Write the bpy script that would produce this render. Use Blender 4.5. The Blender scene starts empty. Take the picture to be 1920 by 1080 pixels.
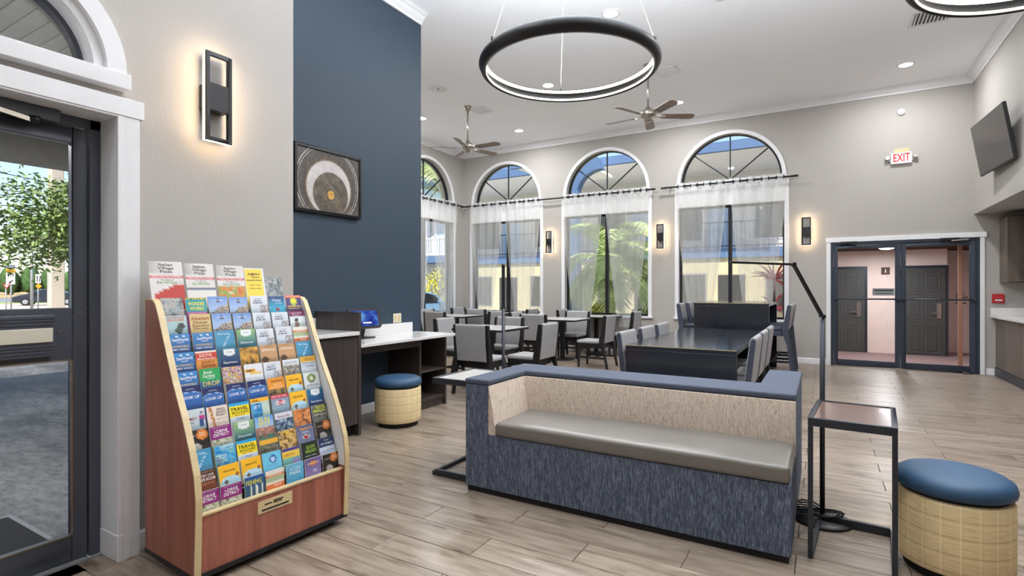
import bpy, bmesh, math, random
from mathutils import Vector, Matrix, noise
random.seed(7)
PI = math.pi
sc = bpy.context.scene
COL = sc.collection
# ------------------------------------------------------------------ camera, sky, sun, exposure
cam = bpy.data.objects.new('camera', bpy.data.cameras.new('camera'))
COL.objects.link(cam)
cam.location = (0, 0, 1.33)
cam.rotation_euler = (PI/2, 0, math.radians(30.4))
cam.data.sensor_width = 36.0
cam.data.lens = 36.0*997/1920
cam.data.clip_start = 0.05
cam.data.clip_end = 600
sc.camera = cam
world = bpy.data.worlds.new('world'); sc.world = world
world.use_nodes = True
wn = world.node_tree
wn.nodes.clear()
wo = wn.nodes.new('ShaderNodeOutputWorld'); wb = wn.nodes.new('ShaderNodeBackground')
sky = wn.nodes.new('ShaderNodeTexSky'); sky.sky_type = 'NISHITA'
sky.sun_disc = False; sky.sun_elevation = math.radians(52); sky.sun_rotation = math.radians(150)
sky.air_density = 1.0; sky.dust_density = 1.2; sky.ozone_density = 1.2
wb.inputs['Strength'].default_value = 0.22
wn.links.new(sky.outputs[0], wb.inputs[0]); wn.links.new(wb.outputs[0], wo.inputs[0])
sun = bpy.data.objects.new('sun', bpy.data.lights.new('sun', 'SUN')); COL.objects.link(sun)
sun.data.energy = 5.5; sun.data.angle = math.radians(0.6); sun.data.color = (1, 0.95, 0.87)
sun.rotation_euler = (math.radians(40), 0, math.radians(28))
sc.view_settings.view_transform = 'Standard'; sc.view_settings.look = 'None'
sc.view_settings.exposure = 0.3; sc.view_settings.gamma = 1.0; sc.view_settings.use_curve_mapping = False
sc.cycles.use_denoising = True
sc.cycles.max_bounces = 10; sc.cycles.diffuse_bounces = 6; sc.cycles.transparent_max_bounces = 24
sc.cycles.sample_clamp_indirect = 8
DOWN_W, RING_UP, RING_DOWN, SCONCE_E = 41.0, 138.0, 8.0, 26.0

# ------------------------------------------------------------------ materials
def srgb(r, g, b):
    f = lambda c: (c/255/12.92 if c/255 <= 0.04045 else ((c/255+0.055)/1.055)**2.4)
    return (f(r), f(g), f(b), 1)
class NT:
    def __init__(s, name):
        s.m = bpy.data.materials.new(name); s.m.use_nodes = True
        s.t = s.m.node_tree; s.b = s.t.nodes['Principled BSDF']; s.o = s.t.nodes['Material Output']
    def n(s, typ, **kw):
        x = s.t.nodes.new('ShaderNode'+typ)
        for k, v in kw.items():
            if k in x.inputs: x.inputs[k].default_value = v
            else: setattr(x, k, v)
        return x
    def l(s, a, b): s.t.links.new(a, b)
    def coords(s, scale=(1, 1, 1), world=False):
        mp = s.n('Mapping'); mp.inputs['Scale'].default_value = scale
        if world: s.l(s.n('NewGeometry').outputs['Position'], mp.inputs['Vector'])
        else: s.l(s.n('TexCoord').outputs['Object'], mp.inputs['Vector'])
        return mp.outputs['Vector']
    def ramp(s, fac, stops):
        r = s.n('ValToRGB'); e = r.color_ramp.elements
        while len(e) < len(stops): e.new(0.5)
        for i, (p, c) in enumerate(stops): e[i].position = p; e[i].color = c
        s.l(fac, r.inputs['Fac']); return r.outputs['Color']
    def noise(s, vec, scale, detail=3, rough=0.5):
        x = s.n('TexNoise'); x.inputs['Scale'].default_value = scale; x.inputs['Detail'].default_value = detail
        x.inputs['Roughness'].default_value = rough
        if vec is not None: s.l(vec, x.inputs['Vector'])
        return x.outputs['Fac']
    def mixc(s, fac, a, b, blend='MIX'):
        x = s.n('Mix', data_type='RGBA', blend_type=blend)
        for i, q in ((0, fac), (6, a), (7, b)):
            if hasattr(q, 'is_linked'): s.l(q, x.inputs[i])
            else: x.inputs[i].default_value = q
        return x.outputs[2]
    def bump(s, h, strength=0.3, dist=0.01):
        b = s.n('Bump'); b.inputs['Strength'].default_value = strength; b.inputs['Distance'].default_value = dist
        s.l(h, b.inputs['Height']); s.l(b.outputs['Normal'], s.b.inputs['Normal'])
def P(name, col, rough=0.5, metal=0.0, spec=0.5, var=0.0, vscale=6, bump=0, bscale=80, bdist=0.003, sheen=0, world=False):
    m = NT(name); b = m.b
    b.inputs['Base Color'].default_value = col
    b.inputs['Roughness'].default_value = rough; b.inputs['Metallic'].default_value = metal
    b.inputs['Specular IOR Level'].default_value = spec
    if sheen: b.inputs['Sheen Weight'].default_value = sheen
    v = m.coords(world=world)
    f = m.noise(v, vscale, 4)
    lo = tuple(c*(1-var) for c in col[:3])+(1,); hi = tuple(min(1, c*(1+var)) for c in col[:3])+(1,)
    m.l(m.ramp(f, [(0.3, lo), (0.7, hi)]), b.inputs['Base Color'])
    if bump: m.bump(m.noise(v, bscale, 2), bump, bdist)
    return m.m
def emit(name, col, strength):
    m = NT(name); e = m.n('Emission'); e.inputs['Color'].default_value = col; e.inputs['Strength'].default_value = strength
    m.l(e.outputs[0], m.o.inputs['Surface']); return m.m
def thin_glass(name, tint=(1, 1, 1, 1), refl=0.5):
    m = NT(name); t = m.n('BsdfTransparent'); t.inputs['Color'].default_value = tint
    g = m.n('BsdfGlossy'); g.inputs['Roughness'].default_value = 0.02
    f = m.n('Fresnel'); f.inputs['IOR'].default_value = 1.45
    mul = m.n('Math', operation='MULTIPLY'); mul.inputs[1].default_value = refl; m.l(f.outputs[0], mul.inputs[0])
    mx = m.n('MixShader'); m.l(mul.outputs[0], mx.inputs['Fac']); m.l(t.outputs[0], mx.inputs[1]); m.l(g.outputs[0], mx.inputs[2])
    m.l(mx.outputs[0], m.o.inputs['Surface']); return m.m
def sheer(name):
    m = NT(name); t = m.n('BsdfTransparent'); d = m.n('BsdfDiffuse'); tr = m.n('BsdfTranslucent')
    d.inputs['Color'].default_value = (0.84, 0.83, 0.8, 1); tr.inputs['Color'].default_value = (0.8, 0.8, 0.78, 1)
    a = m.n('MixShader'); a.inputs['Fac'].default_value = 0.4
    m.l(d.outputs[0], a.inputs[1]); m.l(tr.outputs[0], a.inputs[2])
    w = m.noise(m.coords((60, 60, 2)), 1.0, 2)
    fac = m.n('MapRange'); fac.inputs['To Min'].default_value = 0.34; fac.inputs['To Max'].default_value = 0.52
    m.l(w, fac.inputs['Value'])
    b = m.n('MixShader'); m.l(fac.outputs[0], b.inputs['Fac'])
    m.l(t.outputs[0], b.inputs[1]); m.l(a.outputs[0], b.inputs[2]); m.l(b.outputs[0], m.o.inputs['Surface']); return m.m
def wood(name, c1, c2, axis='Z', rough=0.45, scale=9, stretch=0.05):
    m = NT(name); s = [1, 1, 1]; s['XYZ'.index(axis)] = stretch
    v = m.coords(tuple(s))
    f = m.noise(v, scale*4, 6, 0.65); g = m.noise(v, scale, 3)
    mx = m.n('Math', operation='ADD'); m.l(f, mx.inputs[0]); m.l(g, mx.inputs[1])
    hv = m.n('Math', operation='MULTIPLY'); hv.inputs[1].default_value = 0.5; m.l(mx.outputs[0], hv.inputs[0])
    m.l(m.ramp(hv.outputs[0], [(0.34, c1), (0.66, c2)]), m.b.inputs['Base Color'])
    m.b.inputs['Roughness'].default_value = rough
    m.bump(f, 0.08, 0.002); return m.m
def plank_mat():
    m = NT('wood_look_tile')
    at = m.n('Attribute'); at.attribute_name = 'rnd'
    geo = m.n('NewGeometry')
    off = m.n('CombineXYZ')
    k = m.n('Math', operation='MULTIPLY'); k.inputs[1].default_value = 53.0; m.l(at.outputs['Fac'], k.inputs[0])
    m.l(k.outputs[0], off.inputs['Y']); m.l(k.outputs[0], off.inputs['Z'])
    add = m.n('VectorMath', operation='ADD'); m.l(geo.outputs['Position'], add.inputs[0]); m.l(off.outputs[0], add.inputs[1])
    mp = m.n('Mapping'); mp.inputs['Scale'].default_value = (1.0, 9.0, 1.0); m.l(add.outputs[0], mp.inputs['Vector'])
    f = m.noise(mp.outputs[0], 2.6, 7, 0.62)
    mp2 = m.n('Mapping'); mp2.inputs['Scale'].default_value = (1.3, 4.0, 1.0); m.l(add.outputs[0], mp2.inputs['Vector'])
    g = m.noise(mp2.outputs[0], 2.2, 4, 0.6)
    c1 = m.ramp(f, [(0.25, srgb(88, 75, 64)), (0.5, srgb(142, 127, 112)), (0.8, srgb(170, 156, 142))])
    knots = m.ramp(g, [(0.27, (0.3, 0.26, 0.22, 1)), (0.42, (1, 1, 1, 1))])
    mul = m.mixc(0.95, c1, knots, 'MULTIPLY')
    tone = m.n('MapRange'); tone.inputs['To Min'].default_value = 0.9; tone.inputs['To Max'].default_value = 1.1; m.l(at.outputs['Fac'], tone.inputs['Value'])
    sc2 = m.n('VectorMath', operation='SCALE'); m.l(mul, sc2.inputs[0]); m.l(tone.outputs[0], sc2.inputs['Scale'])
    m.l(sc2.outputs[0], m.b.inputs['Base Color'])
    m.b.inputs['Roughness'].default_value = 0.33; m.b.inputs['Specular IOR Level'].default_value = 0.55
    m.bump(f, 0.12, 0.002); return m.m
def weave(name, c1, c2, c3, sx, sy, sz, rough=0.85):
    m = NT(name); v = m.coords((sx, sy, sz)); f = m.noise(v, 1.0, 4, 0.7)
    g = m.noise(m.coords((sx*3, sy*3, sz*3)), 1.0, 2, 0.5)
    a = m.n('Math', operation='ADD'); m.l(f, a.inputs[0]); m.l(g, a.inputs[1])
    h = m.n('Math', operation='MULTIPLY'); h.inputs[1].default_value = 0.5; m.l(a.outputs[0], h.inputs[0])
    m.l(m.ramp(h.outputs[0], [(0.34, c1), (0.5, c2), (0.66, c3)]), m.b.inputs['Base Color'])
    m.b.inputs['Roughness'].default_value = rough; m.b.inputs['Specular IOR Level'].default_value = 0.2
    m.bump(h.outputs[0], 0.35, 0.003); return m.m
def plaid(name):
    m = NT(name); tc = m.n('TexCoord'); sep = m.n('SeparateXYZ'); m.l(tc.outputs['Object'], sep.inputs[0])
    at = m.n('Math', operation='ARCTAN2'); m.l(sep.outputs['Y'], at.inputs[0]); m.l(sep.outputs['X'], at.inputs[1])
    def lines(src, freq, width, phase):
        a = m.n('Math', operation='MULTIPLY_ADD'); a.inputs[1].default_value = freq; a.inputs[2].default_value = phase; m.l(src, a.inputs[0])
        f = m.n('Math', operation='FRACT'); m.l(a.outputs[0], f.inputs[0])
        c = m.n('Math', operation='LESS_THAN'); c.inputs[1].default_value = width; m.l(f.outputs[0], c.inputs[0])
        return c.outputs[0]
    base = m.ramp(m.noise(m.coords((20, 20, 160)), 1, 3), [(0.3, srgb(208, 182, 134)), (0.7, srgb(226, 204, 158))])
    def over(col, fac, c, amt):
        k = m.n('Math', operation='MULTIPLY'); k.inputs[1].default_value = amt; m.l(fac, k.inputs[0])
        return m.mixc(k.outputs[0], col, c)
    z = sep.outputs['Z']; t = at.outputs[0]
    c = over(base, lines(z, 13, 0.06, 0.1), srgb(150, 118, 76), 0.55)
    c = over(c, lines(z, 13, 0.07, 0.32), srgb(236, 214, 170), 0.5)
    c = over(c, lines(t, 3.2, 0.07, 0.2), srgb(240, 222, 180), 0.6)
    c = over(c, lines(t, 6.4, 0.02, 0.05), srgb(150, 120, 80), 0.3)
    m.l(c, m.b.inputs['Base Color']); m.b.inputs['Roughness'].default_value = 0.7
    return m.m
def print_mat(name, rough=0.35):
    m = NT(name); at = m.n('Attribute'); at.attribute_name = 'Col'
    m.l(at.outputs['Color'], m.b.inputs['Base Color']); m.b.inputs['Roughness'].default_value = rough; return m.m
M = {}
M['wall'] = P('beige_wall_paint', srgb(174, 169, 163), 0.75, var=0.02, vscale=1.5, bump=0.25, bscale=55, bdist=0.004, world=True)
M['ceil'] = P('white_ceiling_paint', srgb(248, 249, 252), 0.9, var=0.015, vscale=1, bump=0.2, bscale=60, bdist=0.003, world=True)
M['blue'] = P('navy_wallcovering', srgb(43, 59, 74), 0.6, var=0.06, vscale=30, bump=0.25, bscale=160, bdist=0.002, world=True)
M['trim'] = P('white_trim_paint', srgb(232, 232, 234), 0.4, var=0.02)
M['plank'] = plank_mat()
M['grout'] = P('dark_grout', srgb(66, 58, 52), 0.9, var=0.1)
M['frame'] = P('dark_door_metal', srgb(78, 82, 92), 0.38, 0.2, var=0.04)
M['frame2'] = P('navy_door_metal', srgb(54, 62, 75), 0.38, 0.2, var=0.04)
M['black'] = P('black_metal', srgb(34, 34, 36), 0.4, 0.3, var=0.08)
M['slate'] = P('slate_metal', srgb(52, 56, 64), 0.4, 0.4, var=0.05)
M['winframe'] = P('black_window_metal', srgb(26, 27, 30), 0.45, 0.2, var=0.06)
M['glass'] = thin_glass('clear_glass', refl=0.55)
M['glass_exit'] = thin_glass('exit_glass', (0.86, 0.87, 0.9, 1), 0.8)
M['glass_low'] = thin_glass('smoked_glass', (0.62, 0.62, 0.63, 1), 0.5)
M['acrylic'] = thin_glass('clear_acrylic', (0.97, 0.98, 0.98, 1), 0.6)
M['sheer'] = sheer('sheer_curtain')
M['rackwood'] = wood('cherry_laminate', srgb(136, 78, 62), srgb(176, 108, 88), 'Z', 0.4)
M['racktrim'] = P('pale_gold_edge', srgb(206, 184, 140), 0.35, var=0.08, vscale=20)
M['white'] = P('white_plastic', srgb(232, 234, 236), 0.4, var=0.02)
M['darkwood'] = wood('dark_walnut_laminate', srgb(44, 38, 36), srgb(72, 62, 58), 'Z', 0.45)
M['greywood'] = wood('grey_walnut_laminate', srgb(84, 74, 66), srgb(118, 105, 95), 'Z', 0.45)
M['quartz'] = P('white_quartz', srgb(226, 224, 222), 0.15, var=0.03, vscale=25)
M['navyvinyl'] = P('navy_vinyl', srgb(42, 76, 106), 0.55, var=0.04, vscale=4, bump=0.05, bscale=220, bdist=0.001)
M['plaid'] = plaid('tan_plaid_weave')
M['denim'] = weave('blue_denim_weave', srgb(54, 62, 76), srgb(86, 96, 114), srgb(142, 152, 168), 150, 150, 16)
M['denimtop'] = P('blue_denim_top', srgb(76, 83, 98), 0.9, var=0.12, vscale=120, bump=0.2, bscale=300, bdist=0.001)
M['beigeweave'] = weave('beige_weave', srgb(160, 142, 128), srgb(207, 191, 175), srgb(226, 213, 199), 100, 100, 18)
M['greyvinyl'] = P('grey_pearl_vinyl', srgb(118, 114, 108), 0.36, 0.15, var=0.05, vscale=3, bump=0.08, bscale=160, bdist=0.001)
M['chairgrey'] = P('grey_chair_vinyl', srgb(158, 157, 158), 0.55, var=0.04, vscale=5)
M['chairblue'] = P('slate_blue_chair_vinyl', srgb(60, 65, 80), 0.55, var=0.06, vscale=5)
M['ebony'] = P('ebony_wood', srgb(26, 25, 26), 0.4, var=0.15, vscale=12)
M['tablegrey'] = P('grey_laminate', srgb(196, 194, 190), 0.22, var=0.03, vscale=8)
M['blacklam'] = P('black_laminate', srgb(35, 39, 46), 0.14, var=0.1, vscale=3, spec=0.7)
M['edgeglint'] = P('painted_edge_glint', srgb(196, 180, 128), 0.4, 0.2, var=0.05)  # pale yellow standing in for light caught along the table edge
M['browntop'] = wood('brown_table_laminate', srgb(92, 72, 66), srgb(120, 98, 90), 'X', 0.16, 5)
M['nickel'] = P('brushed_nickel', srgb(176, 168, 158), 0.25, 0.9, var=0.05)
M['blade'] = wood('fan_blade', srgb(118, 100, 90), srgb(146, 128, 116), 'X', 0.4)
M['bladegrey'] = P('fan_blade_grey', srgb(150, 146, 140), 0.45, var=0.04)
M['lens'] = emit('lamp_lens', (1, 0.97, 0.92, 1), 14)
M['ledup'] = emit('ring_led', (1, 0.93, 0.82, 1), 4)
M['leddown'] = emit('ring_led_low', (1, 0.93, 0.82, 1), 4)
M['ledwarm'] = emit('sconce_led', (1, 0.74, 0.46, 1), SCONCE_E)
M['exitred'] = emit('exit_letters', (0.9, 0.05, 0.06, 1), 0.85)
M['tv'] = P('tv_screen', srgb(52, 50, 48), 0.28, var=0.02)
M['red'] = P('red_plastic', srgb(176, 36, 44), 0.4, var=0.05)
M['ivory'] = P('ivory_plastic', srgb(214, 208, 190), 0.4, var=0.02)
M['print'] = print_mat('printed_paper')
M['screen'] = None
# outdoors
def paving(name):
    m = NT(name); v = m.coords((1.0, 2.2, 1.0), world=True)
    a = m.noise(v, 0.55, 4, 0.6); b = m.noise(v, 9.0, 5, 0.7)
    c = m.mixc(0.75, m.ramp(a, [(0.38, srgb(84, 84, 84)), (0.5, srgb(116, 116, 114)), (0.62, srgb(150, 150, 147))]), m.ramp(b, [(0.36, (0.25, 0.25, 0.25, 1)), (0.6, (1, 1, 1, 1))]), 'MULTIPLY')
    m.l(c, m.b.inputs['Base Color']); m.b.inputs['Roughness'].default_value = 0.5
    m.bump(b, 0.9, 0.02); return m.m
M['asphalt'] = paving('dark_stamped_paving')
M['road'] = P('road_asphalt', srgb(128, 132, 140), 0.9, var=0.06, vscale=1, world=True)
M['concrete'] = P('pale_concrete', srgb(196, 186, 168), 0.9, var=0.06, vscale=1, world=True)
M['field'] = P('dry_grass_field', srgb(176, 152, 104), 0.95, var=0.15, vscale=0.3, world=True)
M['verge'] = P('green_verge', srgb(140, 150, 84), 0.95, var=0.2, vscale=0.6, world=True)
M['trees'] = P('far_tree_leaves', srgb(62, 92, 46), 0.9, var=0.4, vscale=1.5, world=True)
M['leaf'] = P('tree_leaves', srgb(112, 134, 70), 0.7, var=0.45, vscale=3, world=True)
M['bark'] = P('grey_bark', srgb(98, 88, 78), 0.9, var=0.2, bump=0.4, bscale=20)
M['pole'] = P('weathered_pole', srgb(196, 184, 166), 0.9, var=0.06, vscale=3)
M['greypost'] = P('grey_steel', srgb(150, 152, 154), 0.5, 0.4, var=0.05)
M['signwhite'] = P('sign_white', srgb(236, 236, 232), 0.5, var=0.02)
M['signyellow'] = P('sign_yellow', srgb(226, 166, 30), 0.5, var=0.03)
M['signblack'] = P('sign_black', srgb(20, 20, 20), 0.5, var=0.02)
M['signbrown'] = P('brown_paint', srgb(150, 108, 84), 0.6, var=0.05)
M['signred'] = P('sign_red', srgb(190, 50, 46), 0.5, var=0.02)
M['carpaint'] = P('dark_car_paint', srgb(44, 48, 58), 0.25, 0.4, var=0.03)
M['carblue'] = P('pale_blue_car_paint', srgb(120, 160, 196), 0.3, 0.3, var=0.03)
M['carglass'] = P('car_glass', srgb(28, 32, 38), 0.1, var=0.02)
M['rubber'] = P('black_rubber', srgb(22, 22, 23), 0.8, var=0.1)
M['soffit'] = P('soffit_board', srgb(236, 234, 230), 0.7, var=0.03)
M['beam'] = P('grey_stucco', srgb(150, 148, 142), 0.85, var=0.04, bump=0.3, bscale=40, world=True)
M['cream'] = P('cream_stucco', srgb(188, 180, 148), 0.85, var=0.03, bump=0.2, bscale=30, world=True)
M['upper'] = P('grey_stucco_upper', srgb(214, 212, 206), 0.85, var=0.03, bump=0.2, bscale=30, world=True)
M['blueband'] = P('blue_fascia', srgb(82, 108, 144), 0.6, var=0.03)
M['peach'] = P('peach_stucco', srgb(232, 212, 202), 0.85, var=0.03, bump=0.2, bscale=30, world=True)
M['walnutceil'] = wood('dark_slat_ceiling', srgb(60, 36, 26), srgb(92, 60, 42), 'X', 0.6)
M['maroon'] = P('maroon_floor_paint', srgb(142, 116, 114), 0.7, var=0.05, vscale=2, world=True)
M['doorrelief'] = P('door_grey_lightened', srgb(84, 84, 82), 0.4, var=0.04)  # door grey lightened on the mouldings as if they caught light
M['darkdoor'] = P('dark_grey_door', srgb(64, 64, 62), 0.5, var=0.04)
M['palebluedoor'] = P('pale_blue_door', srgb(168, 190, 214), 0.5, var=0.03)
M['winglass_far'] = P('far_window', srgb(92, 92, 88), 0.2, var=0.1)
M['paving'] = P('bounce_paving', srgb(240, 237, 230), 0.9, var=0.03, vscale=1, world=True)  # near white so the added path throws sunlight upward
M['grass'] = P('courtyard_grass', srgb(112, 134, 62), 0.95, var=0.35, vscale=2, world=True)
M['palm'] = P('palm_frond', srgb(186, 204, 132), 0.55, var=0.35, vscale=4, world=True)
M['palmtrunk'] = P('palm_trunk', srgb(122, 108, 86), 0.9, var=0.3, vscale=12, bump=0.6, bscale=18, bdist=0.02)
M['shrub'] = P('yellow_green_leaf', srgb(196, 190, 60), 0.7, var=0.35, vscale=6, world=True)
M['redleaf'] = P('red_pink_leaf', srgb(206, 96, 104), 0.5, var=0.4, vscale=8)
M['steelrail'] = P('dark_rail', srgb(70, 80, 100), 0.5, 0.3, var=0.05)

# ------------------------------------------------------------------ object helpers
WM = {}
def setp(o, label=None, cat=None, group=None, kind=None):
    if label: o['label'] = label
    if cat: o['category'] = cat
    if group: o['group'] = group
    if kind: o['kind'] = kind
    return o
def thing(name, label=None, cat=None, loc=(0, 0, 0), rotz=0, group=None, kind=None):
    o = bpy.data.objects.new(name, None); COL.objects.link(o)
    o.empty_display_size = 0.1
    o.location = loc; o.rotation_euler = (0, 0, rotz)
    WM[o.name] = Matrix.Translation(loc) @ Matrix.Rotation(rotz, 4, 'Z')
    return setp(o, label, cat, group, kind)
class MB:
    def __init__(s): s.v = []; s.f = []; s.mi = []; s.sm = []; s.c = None
    def add(s, vs, fs, mi=0, sm=False):
        b = len(s.v); s.v += [tuple(v) for v in vs]
        for f in fs: s.f.append([b+i for i in f]); s.mi.append(mi); s.sm.append(sm)
        return s
    def box(s, x0, x1, y0, y1, z0, z1, mi=0):
        vs = [(x, y, z) for z in (z0, z1) for y in (y0, y1) for x in (x0, x1)]
        return s.add(vs, [(0, 2, 3, 1), (4, 5, 7, 6), (0, 1, 5, 4), (2, 6, 7, 3), (0, 4, 6, 2), (1, 3, 7, 5)], mi)
    def bar(s, p0, p1, w, h=None, up=(0, 0, 1), mi=0, w1=None, h1=None):
        h = w if h is None else h; w1 = w if w1 is None else w1; h1 = h if h1 is None else h1
        p0 = Vector(p0); p1 = Vector(p1); d = (p1-p0).normalized(); u = Vector(up)
        if abs(d.dot(u)) > 0.98: u = Vector((0, 1, 0))
        a = d.cross(u).normalized(); b = a.cross(d).normalized(); vs = []
        for p, ww, hh in ((p0, w, h), (p1, w1, h1)):
            for sa, sb in ((-1, -1), (1, -1), (1, 1), (-1, 1)): vs.append(p+a*sa*ww/2+b*sb*hh/2)
        return s.add(vs, [(0, 3, 2, 1), (4, 5, 6, 7), (0, 1, 5, 4), (1, 2, 6, 5), (2, 3, 7, 6), (3, 0, 4, 7)], mi)
    def tube(s, pts, r, n=8, mi=0, r1=None):
        pts = [Vector(p) for p in pts]; rings = []; up = None
        for i, p in enumerate(pts):
            d = (pts[min(i+1, len(pts)-1)]-pts[max(i-1, 0)]).normalized()
            if up is None: up = Vector((0, 0, 1)) if abs(d.z) < 0.9 else Vector((1, 0, 0))
            a = d.cross(up).normalized(); b = a.cross(d).normalized(); up = b
            rr = r if r1 is None else r+(r1-r)*i/(len(pts)-1)
            rings.append([p+a*math.cos(2*PI*k/n)*rr+b*math.sin(2*PI*k/n)*rr for k in range(n)])
        vs = [v for q in rings for v in q]; fs = []
        for i in range(len(pts)-1):
            for k in range(n): fs.append((i*n+k, i*n+(k+1) % n, (i+1)*n+(k+1) % n, (i+1)*n+k))
        s.add(vs, fs, mi, True)
        s.add(rings[0], [tuple(range(n))[::-1]], mi); s.add(rings[-1], [tuple(range(n))], mi); return s
    def lathe(s, prof, n=32, c=(0, 0, 0), mi=0, sm=True):
        vs = []; fs = []; m = len(prof)
        for k in range(n):
            a = 2*PI*k/n
            for r, z in prof: vs.append((c[0]+r*math.cos(a), c[1]+r*math.sin(a), c[2]+z))
        for k in range(n):
            for i in range(m-1):
                a, b = k*m+i, ((k+1) % n)*m+i
                q = (a, b, b+1, a+1)
                if prof[i][0] < 1e-6: q = (a, b+1, a+1)
                elif prof[i+1][0] < 1e-6: q = (a, b, a+1)
                fs.append(q)
        return s.add(vs, fs, mi, sm)
    def prism(s, poly, f0, f1, mi=0):
        n = len(poly); vs = [f0(*p) for p in poly]+[f1(*p) for p in poly]
        return s.add(vs, [tuple(range(n))[::-1], tuple(range(n, 2*n))]+[(i, (i+1) % n, n+(i+1) % n, n+i) for i in range(n)], mi)
    def quad(s, a, b, c, d, mi=0): return s.add([a, b, c, d], [(0, 1, 2, 3)], mi)
    def build(s, name, mats, parent=None, bevel=0, seg=2, weld=False, world=True, sub=0, kind=None, fix=True, label=None):
        if not isinstance(mats, (list, tuple)): mats = [mats]
        v = s.v
        if parent is not None and world and parent.name in WM:
            inv = WM[parent.name].inverted(); v = [tuple(inv @ Vector(p)) for p in v]
        me = bpy.data.meshes.new(name); me.from_pydata(v, [], s.f)
        for m in mats: me.materials.append(m)
        me.polygons.foreach_set('material_index', s.mi); me.polygons.foreach_set('use_smooth', s.sm)
        if weld or fix:
            bm = bmesh.new(); bm.from_mesh(me)
            bmesh.ops.remove_doubles(bm, verts=bm.verts, dist=1e-5)
            if fix: bmesh.ops.recalc_face_normals(bm, faces=bm.faces)
            bm.to_mesh(me); bm.free()
        if s.c is not None and len(s.c) == len(me.vertices):
            at = me.color_attributes.new('Col', 'FLOAT_COLOR', 'POINT')
            at.data.foreach_set('color', [x for c in s.c for x in c])
        me.update()
        o = bpy.data.objects.new(name, me); COL.objects.link(o)
        if parent is not None: o.parent = parent
        if parent is not None and parent.name in WM and world: WM[o.name] = WM[parent.name]
        if bevel:
            b = o.modifiers.new('bevel', 'BEVEL'); b.width = bevel; b.segments = seg; b.limit_method = 'ANGLE'; b.angle_limit = math.radians(50)
            for p in me.polygons: p.use_smooth = True
            w = o.modifiers.new('wn', 'WEIGHTED_NORMAL') if seg > 1 else None
        if sub:
            q = o.modifiers.new('sub', 'SUBSURF'); q.levels = sub; q.render_levels = sub
        if kind: o['kind'] = kind
        if label: o['label'] = label
        return o
def box(name, mat, b, parent=None, bevel=0, seg=2, kind=None, world=True, label=None):
    return MB().box(*b).build(name, mat, parent, bevel, seg, kind=kind, world=world, label=label)
def struct(o): o['kind'] = 'structure'; return o
def dup(root, loc, rotz, label=None, group=None):
    r = root.copy(); COL.objects.link(r); r.location = loc; r.rotation_euler = (0, 0, rotz)
    if label: r['label'] = label
    if group: r['group'] = group
    for ch in list(root.children):
        c = ch.copy(); COL.objects.link(c); c.parent = r
        for g in list(ch.children):
            d = g.copy(); COL.objects.link(d); d.parent = c
    return r
_txt = {}
def text_mesh(t):
    if t not in _txt:
        cu = bpy.data.curves.new('t', 'FONT'); cu.body = t; cu.resolution_u = 2; cu.align_x = 'CENTER'; cu.align_y = 'CENTER'; cu.offset = 0.012
        ob = bpy.data.objects.new('t', cu); COL.objects.link(ob)
        bpy.context.view_layer.update()
        me = bpy.data.meshes.new_from_object(ob.evaluated_get(bpy.context.evaluated_depsgraph_get()))
        vs = [tuple(v.co) for v in me.vertices]; fs = [tuple(p.vertices) for p in me.polygons]
        bpy.data.objects.remove(ob); bpy.data.curves.remove(cu); bpy.data.meshes.remove(me)
        w = max(v[0] for v in vs)-min(v[0] for v in vs)
        _txt[t] = (vs, fs, w)
    return _txt[t]
def add_text(mb, t, cx, cz, size, width=None, y=-0.001, mi=0, rot=0):
    """lettering on a plane facing -Y: centre cx, cz; size = letter height"""
    vs, fs, w = text_mesh(t); k = size/0.72; kx = k if width is None else width/w
    ca, sa = math.cos(rot), math.sin(rot)
    out = []
    for v in vs:
        a, b = v[0]*kx, v[1]*k
        out.append((cx+a*ca-b*sa, y, cz+a*sa+b*ca))
    mb.add(out, fs, mi); return len(out)
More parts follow.
